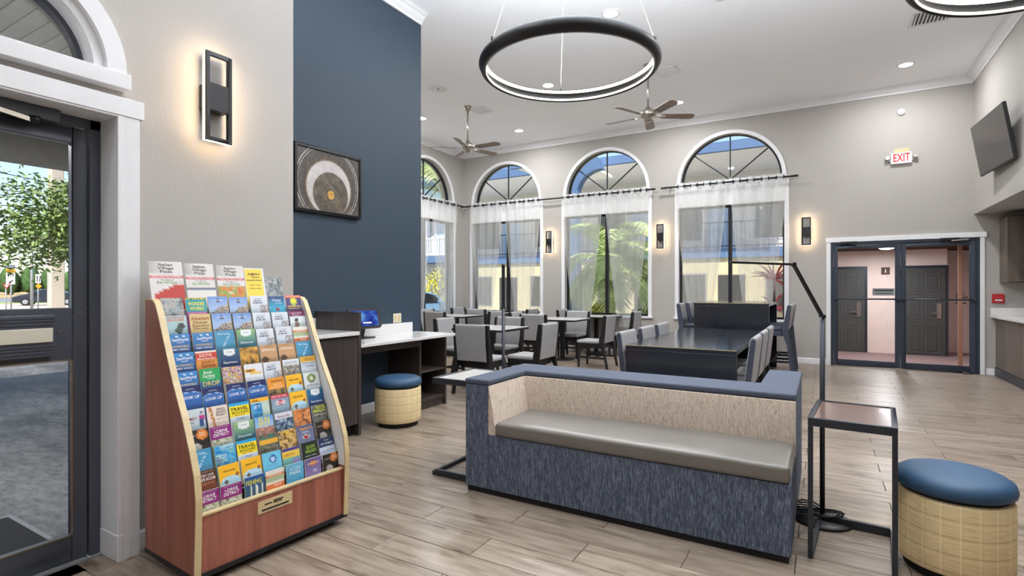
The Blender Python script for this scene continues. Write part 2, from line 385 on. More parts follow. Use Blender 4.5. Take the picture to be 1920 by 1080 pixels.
# ------------------------------------------------------------------ room shell
CZ = 4.62; FY = 10.7; LX = -7.67; RX = 2.0; AX = 3.6; BX = -3.0; NX = -4.2; NY0 = 2.28; NY1 = 4.985; BY = -3.2; SZ = 2.47
def wall_map(kind, c):
    if kind == 'far': return lambda u, v, w: (u, c+w, v)
    return lambda u, v, w: (c-w, u, v)
def wall(name, mp, u0, u1, v0, v1, th, cols, mat):
    b = MB(); polys = []; NS = 24
    def q(ua, ub, va, vb):
        if ub-ua > 1e-6 and vb-va > 1e-6: polys.append([(ua, va), (ub, va), (ub, vb), (ua, vb)])
    def reveal(p0, p1): b.quad(mp(p0[0], p0[1], 0), mp(p1[0], p1[1], 0), mp(p1[0], p1[1], th), mp(p0[0], p0[1], th))
    cur = u0
    for (ca, cb, items) in cols:
        q(cur, ca, v0, v1); cur = cb; vv = v0
        for it in items:
            if it[0] == 'r':
                q(ca, cb, vv, it[1]); vv = it[2]
                for p0, p1 in (((ca, it[1]), (cb, it[1])), ((cb, it[1]), (cb, it[2])), ((cb, it[2]), (ca, it[2])), ((ca, it[2]), (ca, it[1]))): reveal(p0, p1)
            else:
                uc = (ca+cb)/2; vs, r = it[1], it[2]
                q(ca, cb, vv, vs); q(ca, uc-r, vs, v1); q(uc+r, cb, vs, v1)
                pts = [(uc-r*math.cos(PI*k/NS), vs+r*math.sin(PI*k/NS)) for k in range(NS+1)]
                for k in range(NS):
                    polys.append([pts[k], pts[k+1], (pts[k+1][0], v1), (pts[k][0], v1)]); reveal(pts[k], pts[k+1])
                reveal(pts[-1], pts[0]); vv = v1
        q(ca, cb, vv, v1)
    q(cur, u1, v0, v1)
    for p in polys:
        b.add([mp(x, y, 0) for x, y in p], [(0, 1, 2, 3)]); b.add([mp(x, y, th) for x, y in p], [(3, 2, 1, 0)])
    for p0, p1 in (((u0, v0), (u1, v0)), ((u1, v0), (u1, v1)), ((u1, v1), (u0, v1)), ((u0, v1), (u0, v0))): reveal(p0, p1)
    return struct(b.build(name, mat, weld=True, fix=True))
WINX = [-6.46, -4.0, -1.54]; WINY = [9.36]; HW = 0.93; RZ0, RZ1, AZ, AR = 0.76, 2.90, 3.34, 0.90
mpF = wall_map('far', FY); mpL = wall_map('left', LX); mpB = wall_map('left', BX)
win_items = [('r', RZ0, RZ1), ('a', AZ, AR)]
wall('wall_far', mpF, LX, AX, 0, CZ, 0.25, [(x-HW, x+HW, win_items) for x in WINX]+[(0.10, 2.07, [('r', 0.0, 2.11)])], M['wall'])
wall('wall_dining', mpL, NY1, FY+0.25, 0, CZ, 0.25, [(y-HW, y+HW, win_items) for y in WINY], M['wall'])
wall('wall_left', mpB, BY, NY0, 0, CZ, 0.25, [(0.385, 1.275, [('r', 0.0, 2.184), ('a', 2.345, 0.39)])], M['wall'])
struct(box('wall_left_return', M['wall'], (NX-0.15, BX-0.25, NY0-0.25, NY0, 0, CZ)))
struct(box('wall_accent', M['blue'], (NX-0.12, NX, NY0, NY1, 0, CZ)))
struct(box('wall_partition', M['wall'], (LX-0.25, NX-0.12, NY1-0.2, NY1-0.002, 0, CZ)))
struct(box('wall_right', M['wall'], (RX, RX+0.2, BY, FY, SZ, CZ)))
struct(box('ceiling_alcove', M['wall'], (RX+0.2, AX, BY, FY, SZ, SZ+0.1)))
struct(box('wall_alcove', M['wall'], (AX, AX+0.2, BY, FY+0.25, 0, CZ)))
struct(box('wall_back', M['wall'], (BX-0.25, AX+0.2, BY-0.2, BY, 0, CZ)))
struct(box('ceiling', M['ceil'], (LX-0.3, AX+0.2, BY-0.2, FY+0.3, CZ, CZ+0.12)))
# floor: recessed grout bed and one tile plank after another
fl_poly = [(BX-0.14, BY-0.2), (AX+0.2, BY-0.2), (AX+0.2, FY+0.25), (LX-0.25, FY+0.25), (LX-0.25, NY1-0.2), (NX-0.12, NY1-0.2), (NX-0.12, NY0-0.25), (BX-0.14, NY0-0.25)]
floor = struct(MB().prism(fl_poly, lambda x, y: (x, y, -0.15), lambda x, y: (x, y, -0.0035)).build('floor', M['grout']))
def xr(y):
    if y < NY0: return -3.14
    return NX if y < NY1 else LX
PL, PW, G = 0.938, 0.2065, 0.004
planks = []; k0 = math.floor((BY-1.97)/PW)
for k in range(k0, math.ceil((FY+0.2-1.97)/PW)):
    ya, yb = 1.97+k*PW, 1.97+(k+1)*PW
    lo, hi = xr((ya+yb)/2), AX
    x = -1.995+(0 if k % 2 == 0 else PL/2)-12*PL
    while x < hi:
        a, b = max(x, lo), min(x+PL, hi)
        if b-a > 0.03: planks.append((a+G/2, b-G/2, ya+G/2, min(yb-G/2, FY+0.16), random.random()))
        x += PL
def plank_key(p):
    x, y = (p[0]+p[1])/2, (p[2]+p[3])/2
    d = (-x*585+y*997)/1156; cx = (x*997+y*585)/1156
    if d < 0.8 or abs(cx/d) > 1.08 or (d < 2.2 and y < 0.8): return -1
    return (p[1]-p[0])/d**3
planks.sort(key=plank_key, reverse=True)
def plank_geo(p):
    x0, x1, y0, y1, r = p; e = 0.0018; z = random.uniform(-0.0003, 0.0003)
    vs = [(x0, y0, -0.004), (x1, y0, -0.004), (x1, y1, -0.004), (x0, y1, -0.004),
          (x0, y0, z-e), (x1, y0, z-e), (x1, y1, z-e), (x0, y1, z-e),
          (x0+e, y0+e, z), (x1-e, y0+e, z), (x1-e, y1-e, z), (x0+e, y1-e, z)]
    fs = [(8, 9, 10, 11)]
    for a in (0, 4):
        for i in range(4): fs.append((a+i, a+(i+1) % 4, a+4+(i+1) % 4, a+4+i))
    return vs, fs
def plank_obj(name, ps, kind=None):
    b = MB()
    for p in ps: b.add(*plank_geo(p))
    o = b.build(name, M['plank'], floor, fix=False, kind=kind)
    at = o.data.attributes.new('rnd', 'FLOAT', 'POINT')
    at.data.foreach_set('value', [p[4] for p in ps for _ in range(12)])
    return o
for p in planks[:298]: plank_obj('plank', [p])
plank_obj('plank_field', planks[298:], 'stuff')
# crown mouldings and baseboards
def crown(n, mp, u0, u1, label=None):
    prof = [(0, -0.118), (0.016, -0.118), (0.02, -0.094), (0.034, -0.082), (0.058, -0.058), (0.064, -0.044), (0.082, -0.03), (0.098, -0.024), (0.104, -0.008), (0.118, -0.006), (0.118, 0.0), (0, 0.0)]
    b = MB().prism(prof, lambda d, z: mp(u0, CZ+z, -d), lambda d, z: mp(u1, CZ+z, -d))
    return struct(b.build('trim_%d' % n, M['trim']))
mpR = lambda u, v, w: (RX+w, u, v)
crown(1, mpF, LX, RX); crown(2, mpR, BY, FY); crown(3, mpL, NY1, FY); crown(4, wall_map('left', NX), NY0, NY1); crown(5, mpB, BY, NY0)
def baseboard(name, mp, segs, h=0.1, t=0.014):
    b = MB()
    for u0, u1 in segs:
        prof = [(0, 0.001), (t, 0.001), (t, h-0.012), (t*0.5, h), (0, h)]
        b.prism(prof, lambda d, z, u=u0: mp(u, z, -d), lambda d, z, u=u1: mp(u, z, -d))
    return struct(b.build(name, M['trim']))
baseboard('baseboard_far', mpF, [(LX, 0.03)]); baseboard('baseboard_far_right', mpF, [(2.14, 2.246)])
baseboard('baseboard_dining', mpL, [(NY1, FY)]); baseboard('baseboard_left', mpB, [(1.365, NY0)])
baseboard('baseboard_accent', wall_map('left', NX), [(NY0, NY1)])
# ------------------------------------------------------------------ windows
def band(mp, uc, vs, r0, r1, w0, w1, n=28):
    b = MB(); P0 = []
    for k in range(n+1):
        a = PI*k/n
        for r, w in ((r0, w0), (r1, w0), (r1, w1), (r0, w1)): P0.append(mp(uc-r*math.cos(a), vs+r*math.sin(a), w))
    fs = []
    for k in range(n):
        for i in range(4): fs.append((4*k+i, 4*k+(i+1) % 4, 4*k+4+(i+1) % 4, 4*k+4+i))
    fs += [(0, 1, 2, 3), (4*n+3, 4*n+2, 4*n+1, 4*n)]
    return b.add(P0, fs)
def mbox(b, mp, u0, u1, v0, v1, w0, w1, mi=0):
    vs = [mp(u, v, w) for w in (w0, w1) for v in (v0, v1) for u in (u0, u1)]
    return b.add(vs, [(0, 2, 3, 1), (4, 5, 7, 6), (0, 1, 5, 4), (2, 6, 7, 3), (0, 4, 6, 2), (1, 3, 7, 5)], mi)
def mbar(b, mp, p0, p1, wd, w0, w1):
    du, dv = p1[0]-p0[0], p1[1]-p0[1]; L = math.hypot(du, dv); nu, nv = -dv/L*wd/2, du/L*wd/2
    vs = [mp(p[0]+s*nu, p[1]+s*nv, w) for w in (w0, w1) for p in (p0, p1) for s in (-1, 1)]
    return b.add(vs, [(0, 1, 3, 2), (4, 6, 7, 5), (0, 4, 5, 1), (2, 3, 7, 6), (0, 2, 6, 4), (1, 5, 7, 3)])
def window(n, mp, uc, label):
    p = mp(uc, RZ0, 0)
    t = thing('window_%d' % n, label, 'window', p, kind='structure')
    GW = 0.15
    band(mp, uc, AZ, AR-0.004, AR+0.06, -0.022, 0.001).build('arch_casing', M['trim'], t)
    b = MB(); mbox(b, mp, uc-HW-0.07, uc+HW+0.07, RZ1-0.004, AZ+0.004, -0.02, 0.001); b.build('header_casing', M['trim'], t, 0.003)
    for s in (-1, 1):
        b = MB(); a, c = sorted((uc+s*(HW-0.004), uc+s*(HW+0.07))); mbox(b, mp, a, c, RZ0, RZ1, -0.02, 0.001); b.build('side_casing', M['trim'], t, 0.003)
    b = MB(); mbox(b, mp, uc-HW-0.09, uc+HW+0.09, RZ0-0.045, RZ0, -0.05, GW); b.build('sill', M['trim'], t, 0.006)
    b = MB(); mbox(b, mp, uc-AR, uc+AR, AZ-0.001, AZ+0.03, -0.03, GW); b.build('arch_sill', M['trim'], t, 0.004)
    band(mp, uc, AZ+0.03, AR-0.045, AR+0.002, GW-0.03, GW+0.03).build('arch_frame', M['winframe'], t)
    b = MB(); mbox(b, mp, uc-AR, uc+AR, AZ+0.028, AZ+0.06, GW-0.03, GW+0.03); b.build('arch_rail', M['winframe'], t)
    for ang in (90, 40, 140):
        a = math.radians(ang); b = MB()
        mbar(b, mp, (uc+0.05*math.cos(a), AZ+0.05+0.05*math.sin(a)), (uc+(AR-0.03)*math.cos(a), AZ+0.03+(AR-0.03)*math.sin(a)), 0.022, GW-0.012, GW+0.012)
        b.build('muntin', M['winframe'], t)
    ns = 20; pts = [(uc-(AR-0.02)*math.cos(PI*k/ns), AZ+0.03+(AR-0.02)*math.sin(PI*k/ns)) for k in range(ns+1)]
    b = MB(); b.add([mp(x, y, GW) for x, y in pts], [tuple(range(ns+1))]); b.build('arch_pane', M['glass'], t, fix=False)
    b = MB()
    for a, c, d, e in ((uc-HW, uc-HW+0.035, RZ0, RZ1), (uc+HW-0.035, uc+HW, RZ0, RZ1), (uc-HW, uc+HW, RZ0, RZ0+0.035), (uc-HW, uc+HW, RZ1-0.035, RZ1)): mbox(b, mp, a, c, d, e, GW-0.03, GW+0.03)
    b.build('sash_frame', M['winframe'], t)
    b = MB(); mbox(b, mp, uc-0.032, uc+0.032, RZ0, RZ1, GW-0.04, GW+0.04); b.build('mullion', M['winframe'], t)
    for s in (-1, 1):
        a, c = sorted((uc+s*0.03, uc+s*(HW-0.03))); b = MB(); b.quad(mp(a, RZ0+0.03, GW), mp(c, RZ0+0.03, GW), mp(c, RZ1-0.03, GW), mp(a, RZ1-0.03, GW)); b.build('pane', M['glass'], t, fix=False)
    return t
window(1, mpF, WINX[0], 'arched window nearest the far left corner behind sheer curtains')
window(2, mpF, WINX[1], 'arched window showing a palm tree behind sheer curtains')
window(3, mpF, WINX[2], 'arched window behind the black high table nearest the exit doors')
window(4, mpL, WINY[0], 'arched window in the dining side wall partly hidden by the navy wall')
# curtains and rods
def curtain(mp, uo, ui, label, seed, name='sheer_curtain'):
    rnd = random.Random(seed); N, K = 96, 30; ztop, zbot = 3.375, 0.52
    ph = rnd.uniform(-0.2, 0.2); b = MB(); vs = []
    mid = (uo+ui)/2; w0 = ui-uo
    for j in range(K+1):
        t = j/K; z = ztop+(zbot-ztop)*t
        sh = 1-0.52*min(1, (t/0.85))**1.35
        for i in range(N+1):
            s = i/N
            u = mid+(s-0.5)*w0*sh
            amp = 0.04*(1-0.45*t)
            w = -0.11+amp*math.cos(2*PI*4*s+0.4+ph*t*3)+0.012*t*math.sin(2*PI*9*s+seed)
            u += 0.012*t*math.sin(2*PI*5*s+seed*1.7)
            vs.append(mp(u, z, w))
    fs = [(j*(N+1)+i, j*(N+1)+i+1, (j+1)*(N+1)+i+1, (j+1)*(N+1)+i) for j in range(K) for i in range(N)]
    b.add(vs, fs, 0, True)
    o = b.build(name, M['sheer'], fix=False)
    setp(o, label, 'curtain', 'sheer curtain panels at the dining windows')
    for i in range(8):   # grommet rings
        s = (i+0.5)/8; g = MB(); u = mid+(s-0.5)*w0; pts = []
        for k in range(13): pts.append(mp(u+0.004, 3.305+0.034*math.sin(2*PI*k/12), -0.11+0.034*math.cos(2*PI*k/12)))
        g.tube(pts, 0.008, 6); g.build('grommet', M['black'], o)
    return o
side = ['left', 'right']
for wx, nm in zip(WINX, ('arched window in the far left corner', 'arched window with the palm tree', 'arched window behind the high table')):
    curtain(mpF, wx-0.98, wx-0.02, 'left sheer white grommet curtain panel of the '+nm, int(wx*10))
    curtain(mpF, wx+0.98, wx+0.02, 'right sheer white grommet curtain panel of the '+nm, int(wx*10)+3)
curtain(mpL, WINY[0]-0.98, WINY[0]-0.02, 'sheer white curtain panel half hidden by the navy wall', 5)
curtain(mpL, WINY[0]+0.98, WINY[0]+0.02, 'sheer white curtain panel on the side wall by the corner', 8)
def rod(mp, u0, u1, label, ends):
    t = thing('curtain_rod', label, 'curtain rod', mp((u0+u1)/2, 3.305, -0.11), group='black curtain rods')
    MB().tube([mp(u0, 3.305, -0.11), mp(u1, 3.305, -0.11)], 0.017, 10).build('pole', M['black'], t)
    for u in ends:
        MB().tube([mp(u-0.05, 3.305, -0.11), mp(u+0.05, 3.305, -0.11)], 0.02, 10).build('finial', M['black'], t)
    for u in (u0+0.12, u1-0.12):
        MB().tube([mp(u, 3.305, -0.11), mp(u, 3.305, -0.002)], 0.008, 8).build('bracket', M['black'], t)
rod(mpF, LX+0.02, -2.95, 'long black curtain rod across the two left arched windows', (-2.95,))
rod(mpF, -2.74, -0.44, 'black curtain rod over the window by the high table', (-2.74, -0.44))
rod(mpL, 7.9, FY-0.16, 'black curtain rod on the dining side wall', (7.9,))
# ------------------------------------------------------------------ front door at the left
d1 = thing('door_1', 'dark framed glass entrance door with white casing and a fanlight', 'door', (BX, 0.83, 0), kind='structure')
def ybox(name, mat, y0, y1, z0, z1, x0, x1, par, bev=0.003, label=None): return box(name, mat, (x0, x1, y0, y1, z0, z1), par, bev, label=label)
for s, (a, b_) in ((1, (1.275, 1.352)), (-1, (0.308, 0.385))):
    ybox('side_casing', M['trim'], a, b_, 0.0, 2.17, BX-0.002, BX+0.05, d1)
    ybox('jamb', M['trim'], *((1.255, 1.278) if s > 0 else (0.382, 0.405)), 0.0, 2.184, BX-0.13, BX+0.051, d1)
    ybox('plinth_block', M['trim'], *((1.252, 1.28) if s > 0 else (0.38, 0.408)), 0.0, 0.13, BX-0.128, BX+0.053, d1, 0.004)
ybox('head_casing', M['trim'], 0.29, 1.37, 2.17, 2.258, BX-0.002, BX+0.055, d1)
ybox('head_jamb', M['trim'], 0.385, 1.275, 2.16, 2.186, BX-0.13, BX+0.05, d1)
ybox('fanlight_sill', M['trim'], 0.35, 1.31, 2.30, 2.378, BX-0.12, BX+0.06, d1, 0.004)
band(mpB, 0.83, 2.375, 0.383, 0.465, -0.05, 0.002).build('arch_casing', M['trim'], d1)
band(mpB, 0.83, 2.375, 0.34, 0.392, -0.02, 0.14).build('arch_jamb', M['trim'], d1)
band(mpB, 0.83, 2.375, 0.318, 0.345, 0.08, 0.13).build('fanlight_frame', M['frame'], d1)
ns = 20; b = MB(); b.add([mpB(0.83-0.33*math.cos(PI*k/ns), 2.376+0.33*math.sin(PI*k/ns), 0.105) for k in range(ns+1)], [tuple(range(ns+1))]); b.build('fanlight_pane', M['glass'], d1, fix=False)
FX = BX-0.125
for a, b_ in ((1.208, 1.256), (0.404, 0.452)): ybox('frame_post', M['frame'], a, b_, 0, 2.162, FX-0.06, FX, d1)
ybox('frame_head', M['frame'], 0.404, 1.256, 2.112, 2.162, FX-0.06, FX, d1)
lf = MB(); LX0, LX1 = FX-0.055, FX-0.012
for y0, y1, z0, z1 in ((1.142, 1.204, 0.012, 2.105), (0.456, 0.518, 0.012, 2.105), (0.518, 1.142, 2.03, 2.105), (0.518, 1.142, 0.985, 1.235), (0.518, 1.142, 0.012, 0.135)): lf.box(LX0, LX1, y0, y1, z0, z1)
leaf = lf.build('door_leaf', M['frame'], d1, 0.004)
XG = FX-0.035
b = MB(); b.quad((XG, 0.515, 1.232), (XG, 1.145, 1.232), (XG, 1.145, 2.033), (XG, 0.515, 2.033)); b.build('upper_pane', M['glass'], d1, fix=False)
b = MB(); b.quad((XG, 0.515, 0.132), (XG, 1.145, 0.132), (XG, 1.145, 0.988), (XG, 0.515, 0.988)); b.build('lower_pane', M['glass_low'], d1, fix=False)
b = MB()
for y0, y1, z0, z1 in ((1.136, 1.144, 0.135, 0.985), (0.516, 0.524, 0.135, 0.985), (0.52, 1.14, 0.133, 0.141), (0.52, 1.14, 0.979, 0.987)): b.box(LX1-0.004, LX1+0.004, y0, y1, z0, z1)
b.build('glazing_bead', M['nickel'], d1)
pb = ybox('push_bar_housing', M['frame'], 0.50, 1.062, 1.012, 1.205, LX1, LX1+0.045, d1, 0.004)
for z in (1.03, 1.045, 1.06, 1.16, 1.175, 1.19):
    ybox('rib', M['frame'], 0.50, 1.062, z, z+0.007, LX1+0.044, LX1+0.05, pb, 0)
ybox('push_bar', M['ivory'], 0.50, 1.05, 1.08, 1.145, LX1+0.04, LX1+0.056, pb, 0.003, label='ivory push bar')
cl = ybox('door_closer', M['frame'], 0.62, 1.075, 2.10, 2.158, FX-0.02, FX+0.055, d1, 0.006)
MB().bar((FX+0.05, 0.98, 2.085), (FX+0.10, 0.60, 2.13), 0.012, 0.02).build('closer_arm', M['nickel'], d1, label='silver closer arm')
MB().lathe([(0, -0.03), (0.02, -0.03), (0.022, 0), (0, 0)], 14, (FX+0.05, 0.98, 2.105)).build('closer_pivot', M['black'], d1)
for y, z in ((1.172, 1.21), (1.09, 1.12)): MB().lathe([(0, 0), (0.006, 0), (0.006, 0.004), (0, 0.004)], 10, (LX1+0.001, y, z)).build('screw', M['greypost'], d1)
struct(box('threshold', M['greypost'], (BX-0.26, BX-0.10, 0.40, 1.26, -0.003, 0.008)))
# ------------------------------------------------------------------ exit doors in the far wall
d2 = thing('door_2', 'pair of dark framed glass exit doors in the far wall', 'door', (1.085, FY, 0), kind='structure')
b = MB(); b.box(0.035, 0.10, FY-0.022, FY+0.002, 0, 2.13); b.build('side_casing', M['trim'], d2, 0.003)
b = MB(); b.box(2.07, 2.125, FY-0.022, FY+0.002, 0, 2.13); b.build('side_casing', M['trim'], d2, 0.003)
box('head_casing', M['trim'], (0.03, 2.15, FY-0.03, FY+0.002, 2.112, 2.19), d2, 0.004)
for x0, x1 in ((0.10, 0.142), (2.03, 2.072)): box('frame_post', M['frame2'], (x0, x1, FY-0.005, FY+0.09, 0, 2.112), d2, 0.003)
box('frame_head', M['frame2'], (0.14, 2.032, FY-0.005, FY+0.09, 2.07, 2.112), d2, 0.003)
for i, (x0, x1, gx0, gx1) in enumerate(((0.146, 1.078, 0.205, 1.008), (1.084, 2.028, 1.148, 1.952))):
    b = MB()
    for a, c, z0, z1 in ((x0, gx0, 0.01, 2.066), (gx1, x1, 0.01, 2.066), (gx0, gx1, 2.0, 2.066), (gx0, gx1, 0.01, 0.112)): b.box(a, c, FY+0.012, FY+0.055, z0, z1)
    lf = b.build('door_leaf', M['frame2'], d2, 0.003)
    b = MB(); y = FY+0.033; b.quad((gx0-0.004, y, 0.108), (gx1+0.004, y, 0.108), (gx1+0.004, y, 2.004), (gx0-0.004, y, 2.004)); b.build('pane', M['glass_exit'], d2, fix=False)
    h = MB().tube([(x0+0.03, FY-0.03, 1.146), (x1-0.03, FY-0.03, 1.146)], 0.013, 10).build('push_bar', M['frame2'], d2)
    for x in (x0+0.03, x1-0.03): MB().box(x-0.022, x+0.022, FY-0.045, FY+0.014, 1.125, 1.168).build('bar_bracket', M['frame2'], h, 0.003)
    cx = (0.36, 1.70)[i]
    c = box('door_closer', M['black'], (cx-0.12, cx+0.12, FY-0.05, FY+0.012, 2.075, 2.118), d2, 0.005)
    MB().bar((cx+0.02, FY-0.055, 2.07), (cx+0.22, FY-0.08, 2.085 if i else 2.06), 0.01, 0.016).build('closer_arm', M['nickel' if i else 'black'], c)
    box('hinge', M['nickel'], ((x1-0.004 if i == 0 else x0-0.008), (x1+0.008 if i == 0 else x0+0.004), FY+0.002, FY+0.014, 1.55, 1.62), d2)
b = MB().box(0.70, 1.0, FY+0.02, FY+0.026, 1.205, 1.325); pl = b.build('notice_plate', M['greypost'], d2)
b = MB()
for z, x0, x1, h in ((1.278, 0.72, 0.98, 0.022), (1.235, 0.74, 0.97, 0.01)): b.box(x0, x1, FY+0.0185, FY+0.0205, z, z+h)
b.build('faded_print', M['slate'], pl)
ds = MB().prism([(0, 0), (0.1, 0), (0.0, 0.045)], lambda a, z: (1.86+a*1.1, FY-0.12, z+0.001), lambda a, z: (1.86+a*1.1, FY-0.06, z+0.001)).build('door_stop', M['bark'])
setp(ds, 'small brown wedge door stop on the floor at the right exit door', 'door stop')
# ------------------------------------------------------------------ ceiling fixtures
def lamp(name, kind, energy, loc, parent, color=(0.95, 0.975, 1.0), size=0.2, rot=None, spread=None):
    L = bpy.data.lights.new(name, kind); L.energy = energy; L.color = color
    if kind == 'AREA': L.shape = 'DISK'; L.size = size
    else: L.shadow_soft_size = size
    if spread: L.spread = spread
    o = bpy.data.objects.new(name, L); COL.objects.link(o); o.parent = parent
    o.location = WM[parent.name].inverted() @ Vector(loc)
    if rot: o.rotation_euler = rot
    return o
def downlight(x, y, label, k=1.0):
    t = thing('recessed_light', label, 'ceiling light', (x, y, CZ), group='recessed ceiling lights')
    MB().lathe([(0.085, 0.0), (0.085, -0.006), (0.112, -0.008), (0.118, -0.001), (0.118, 0.0)], 28, (x, y, CZ)).build('trim_ring', M['trim'], t)
    MB().lathe([(0, -0.005), (0.086, -0.005), (0.086, 0.0), (0, 0.0)], 28, (x, y, CZ)).build('lens', M['lens'], t)
    lamp('bulb', 'AREA', DOWN_W*k, (x, y, CZ-0.012), t, size=0.16)
for x, y, l in ((-2.2, 6.09, 'glowing recessed ceiling light behind the top of the ring pendant'),
                (-3.86, 7.74, 'glowing recessed ceiling light seen through the ring pendant'),
                (-2.23, 9.62, 'glowing recessed ceiling light right of the wooden bladed fan'),
                (1.04, 9.69, 'glowing recessed ceiling light near the right corner of the ceiling'),
                (-5.5, 9.66, 'glowing recessed ceiling light beyond the left ceiling fan'),
                (-6.72, 8.0, 'glowing recessed ceiling light at the top edge of the navy wall'),
                (1.04, 6.1, 'added unseen recessed light above the right part of the lobby'),  # lamps from here on are out of view, added to fill the room
                (1.04, 1.4, 'added unseen recessed light above the camera at the right'),
                (-2.2, 1.2, 'added unseen recessed light above the brochure rack'),
                (-0.6, -1.6, 'added unseen recessed light behind the camera'),
                (-2.2, -2.2, 'added unseen recessed light behind the entrance door')):
    downlight(x, y, l, 0.45 if y < 3 else (0.85 if y > 9 else 1.3))
def pendant(x, y, z, label, loc_txt):
    R0, h = 0.61, 0.088
    t = thing('ring_pendant', label, 'pendant light', (x, y, z), group='black ring pendants')
    prof = [(R0-0.028, 0.004), (R0-0.034, 0.0), (R0-0.012, -0.002), (R0+0.004, 0.012), (R0+0.014, 0.03), (R0+0.016, h*0.5), (R0+0.014, h-0.03), (R0+0.004, h-0.012), (R0-0.012, h+0.002), (R0-0.034, h), (R0-0.028, h-0.004), (R0-0.012, h-0.016), (R0-0.010, h/2), (R0-0.012, 0.016)]
    MB().lathe(prof+[prof[0]], 96, (x, y, z)).build('ring', M['black'], t)
    MB().lathe([(R0-0.0335, 0.004), (R0-0.0335, 0.018), (R0-0.012, 0.018)], 96, (x, y, z)).build('led_strip', M['leddown'], t)
    MB().lathe([(R0-0.0335, h-0.004), (R0-0.0335, h-0.018), (R0-0.012, h-0.018)], 96, (x, y, z)).build('led_strip', M['ledup'], t)
    MB().lathe([(0, 0), (0.09, 0), (0.09, -0.03), (0.02, -0.04), (0, -0.04)], 28, (x, y, CZ)).build('canopy', M['black'], t)
    for a in (math.radians(120.4), math.radians(0.4), math.radians(240.4)):
        px, py = x+(R0-0.006)*math.cos(a), y+(R0-0.006)*math.sin(a)
        c = MB().tube([(px, py, z+h-0.01), (x+0.05*math.cos(a), y+0.05*math.sin(a), CZ-0.03)], 0.0011, 6).build('suspension_wire', M['nickel'], t)
        MB().tube([(px, py, z+h-0.02), (px, py, z+h+0.018)], 0.007, 8).build('ferrule', M['black'], c)
    lamp('uplight', 'AREA', RING_UP, (x, y, z+h+0.02), t, (0.88, 0.94, 1.0), 1.16, (PI, 0, 0), math.radians(165))
    lamp('downlight', 'AREA', RING_DOWN, (x, y, z-0.005), t, (1, 0.98, 0.95), 1.16)
pendant(-1.537, 3.40, 2.835, 'black ring pendant with glowing led edge hanging over the sofa', '')
pendant(0.961, 3.30, 2.835, 'black ring pendant cut off at the top right corner', '')
def fan(x, y, hz, rot, label):
    t = thing('ceiling_fan', label, 'ceiling fan', (x, y, CZ), group='five bladed ceiling fans')
    MB().lathe([(0, 0), (0.07, 0), (0.068, -0.03), (0.045, -0.075), (0.022, -0.09), (0, -0.09)], 24, (x, y, CZ)).build('canopy', M['nickel'], t)
    MB().tube([(x, y, CZ-0.08), (x, y, hz+0.1)], 0.014, 10).build('downrod', M['nickel'], t)
    m = MB().lathe([(0, 0.13), (0.03, 0.13), (0.04, 0.09), (0.09, 0.08), (0.115, 0.05), (0.12, 0.0), (0.1, -0.02), (0.06, -0.03), (0.06, -0.07), (0.05, -0.085), (0, -0.09)], 28, (x, y, hz)).build('motor', M['nickel'], t)
    for k in range(5):
        a = rot+2*PI*k/5; ca, sa = math.cos(a), math.sin(a); pit = math.radians(13)
        def pt(r, s, dz=0.0): return (x+r*ca-s*math.cos(pit)*sa, y+r*sa+s*math.cos(pit)*ca, hz-0.005-s*math.sin(pit)+dz)
        outl = [(0.19, -0.05), (0.24, -0.062), (0.62, -0.072), (0.67, -0.05), (0.685, 0.0), (0.67, 0.05), (0.62, 0.072), (0.24, 0.062), (0.19, 0.05)]
        bl = MB().prism(outl, lambda r, s: pt(r, s, 0.003), lambda r, s: pt(r, s, -0.003), ).build('blade', M['blade'], t)
        MB().prism([(0.09, -0.02), (0.16, -0.014), (0.21, -0.03), (0.26, -0.02), (0.26, 0.02), (0.21, 0.03), (0.16, 0.014), (0.09, 0.02)], lambda r, s: pt(r, s, -0.004), lambda r, s: pt(r, s, -0.010)).build('blade_bracket', M['nickel'], t)
fan(-5.575, 7.914, 3.87, math.radians(0.4), 'left ceiling fan on a long nickel downrod over the dining area')
fan(-2.24, 7.784, 3.87, math.radians(30.4), 'right ceiling fan with brown blades behind the ring pendant')
def diffuser(x, y, s, label, slats=5, rz=0.0):
    t = thing('ceiling_vent', label, 'vent', (x, y, CZ), rz, group='ceiling vents')
    b = MB(); o = s/2; i_ = s/2-0.035
    for x0, x1, y0, y1 in ((-o, o, -o, -i_), (-o, o, i_, o), (-o, -i_, -i_, i_), (i_, o, -i_, i_)): b.box(x0, x1, y0, y1, -0.012, 0)
    b.build('frame', M['trim'], t, 0.003, world=False)
    box('backing', M['slate'], (-i_, i_, -i_, i_, -0.002, 0.0), t, world=False)
    for k in range(slats):
        y0 = -i_+(k+0.5)*2*i_/slats
        b = MB().bar((-i_, y0, -0.012), (i_, y0, -0.012), 0.028, 0.003, up=(0, 0.6, 0.8)); b.build('slat', M['trim'], t, world=False)
diffuser(-5.48, 8.2, 0.34, 'square ceiling vent beside the left ceiling fan canopy')
diffuser(-2.05, 8.15, 0.34, 'square ceiling vent beside the right ceiling fan canopy')
diffuser(1.12, 8.12, 0.42, 'dark slotted ceiling vent below the top right pendant', 9, PI/2)
def disc(name, x, y, prof, label, cat, mats):
    t = thing(name, label, cat, (x, y, CZ))
    MB().lathe(prof, 32, (x, y, CZ)).build('housing', mats, t)
    return t
t = disc('ceiling_speaker', -5.49, 6.95, [(0, -0.004), (0.11, -0.006), (0.15, -0.012), (0.165, -0.004), (0.165, 0), (0, 0)], 'round white ceiling speaker left of the ring pendant', 'speaker', M['trim'])
MB().lathe([(0, -0.016), (0.018, -0.014), (0.02, -0.005), (0, -0.005)], 14, (-5.49, 6.95, CZ)).build('centre_cap', M['greypost'], t)
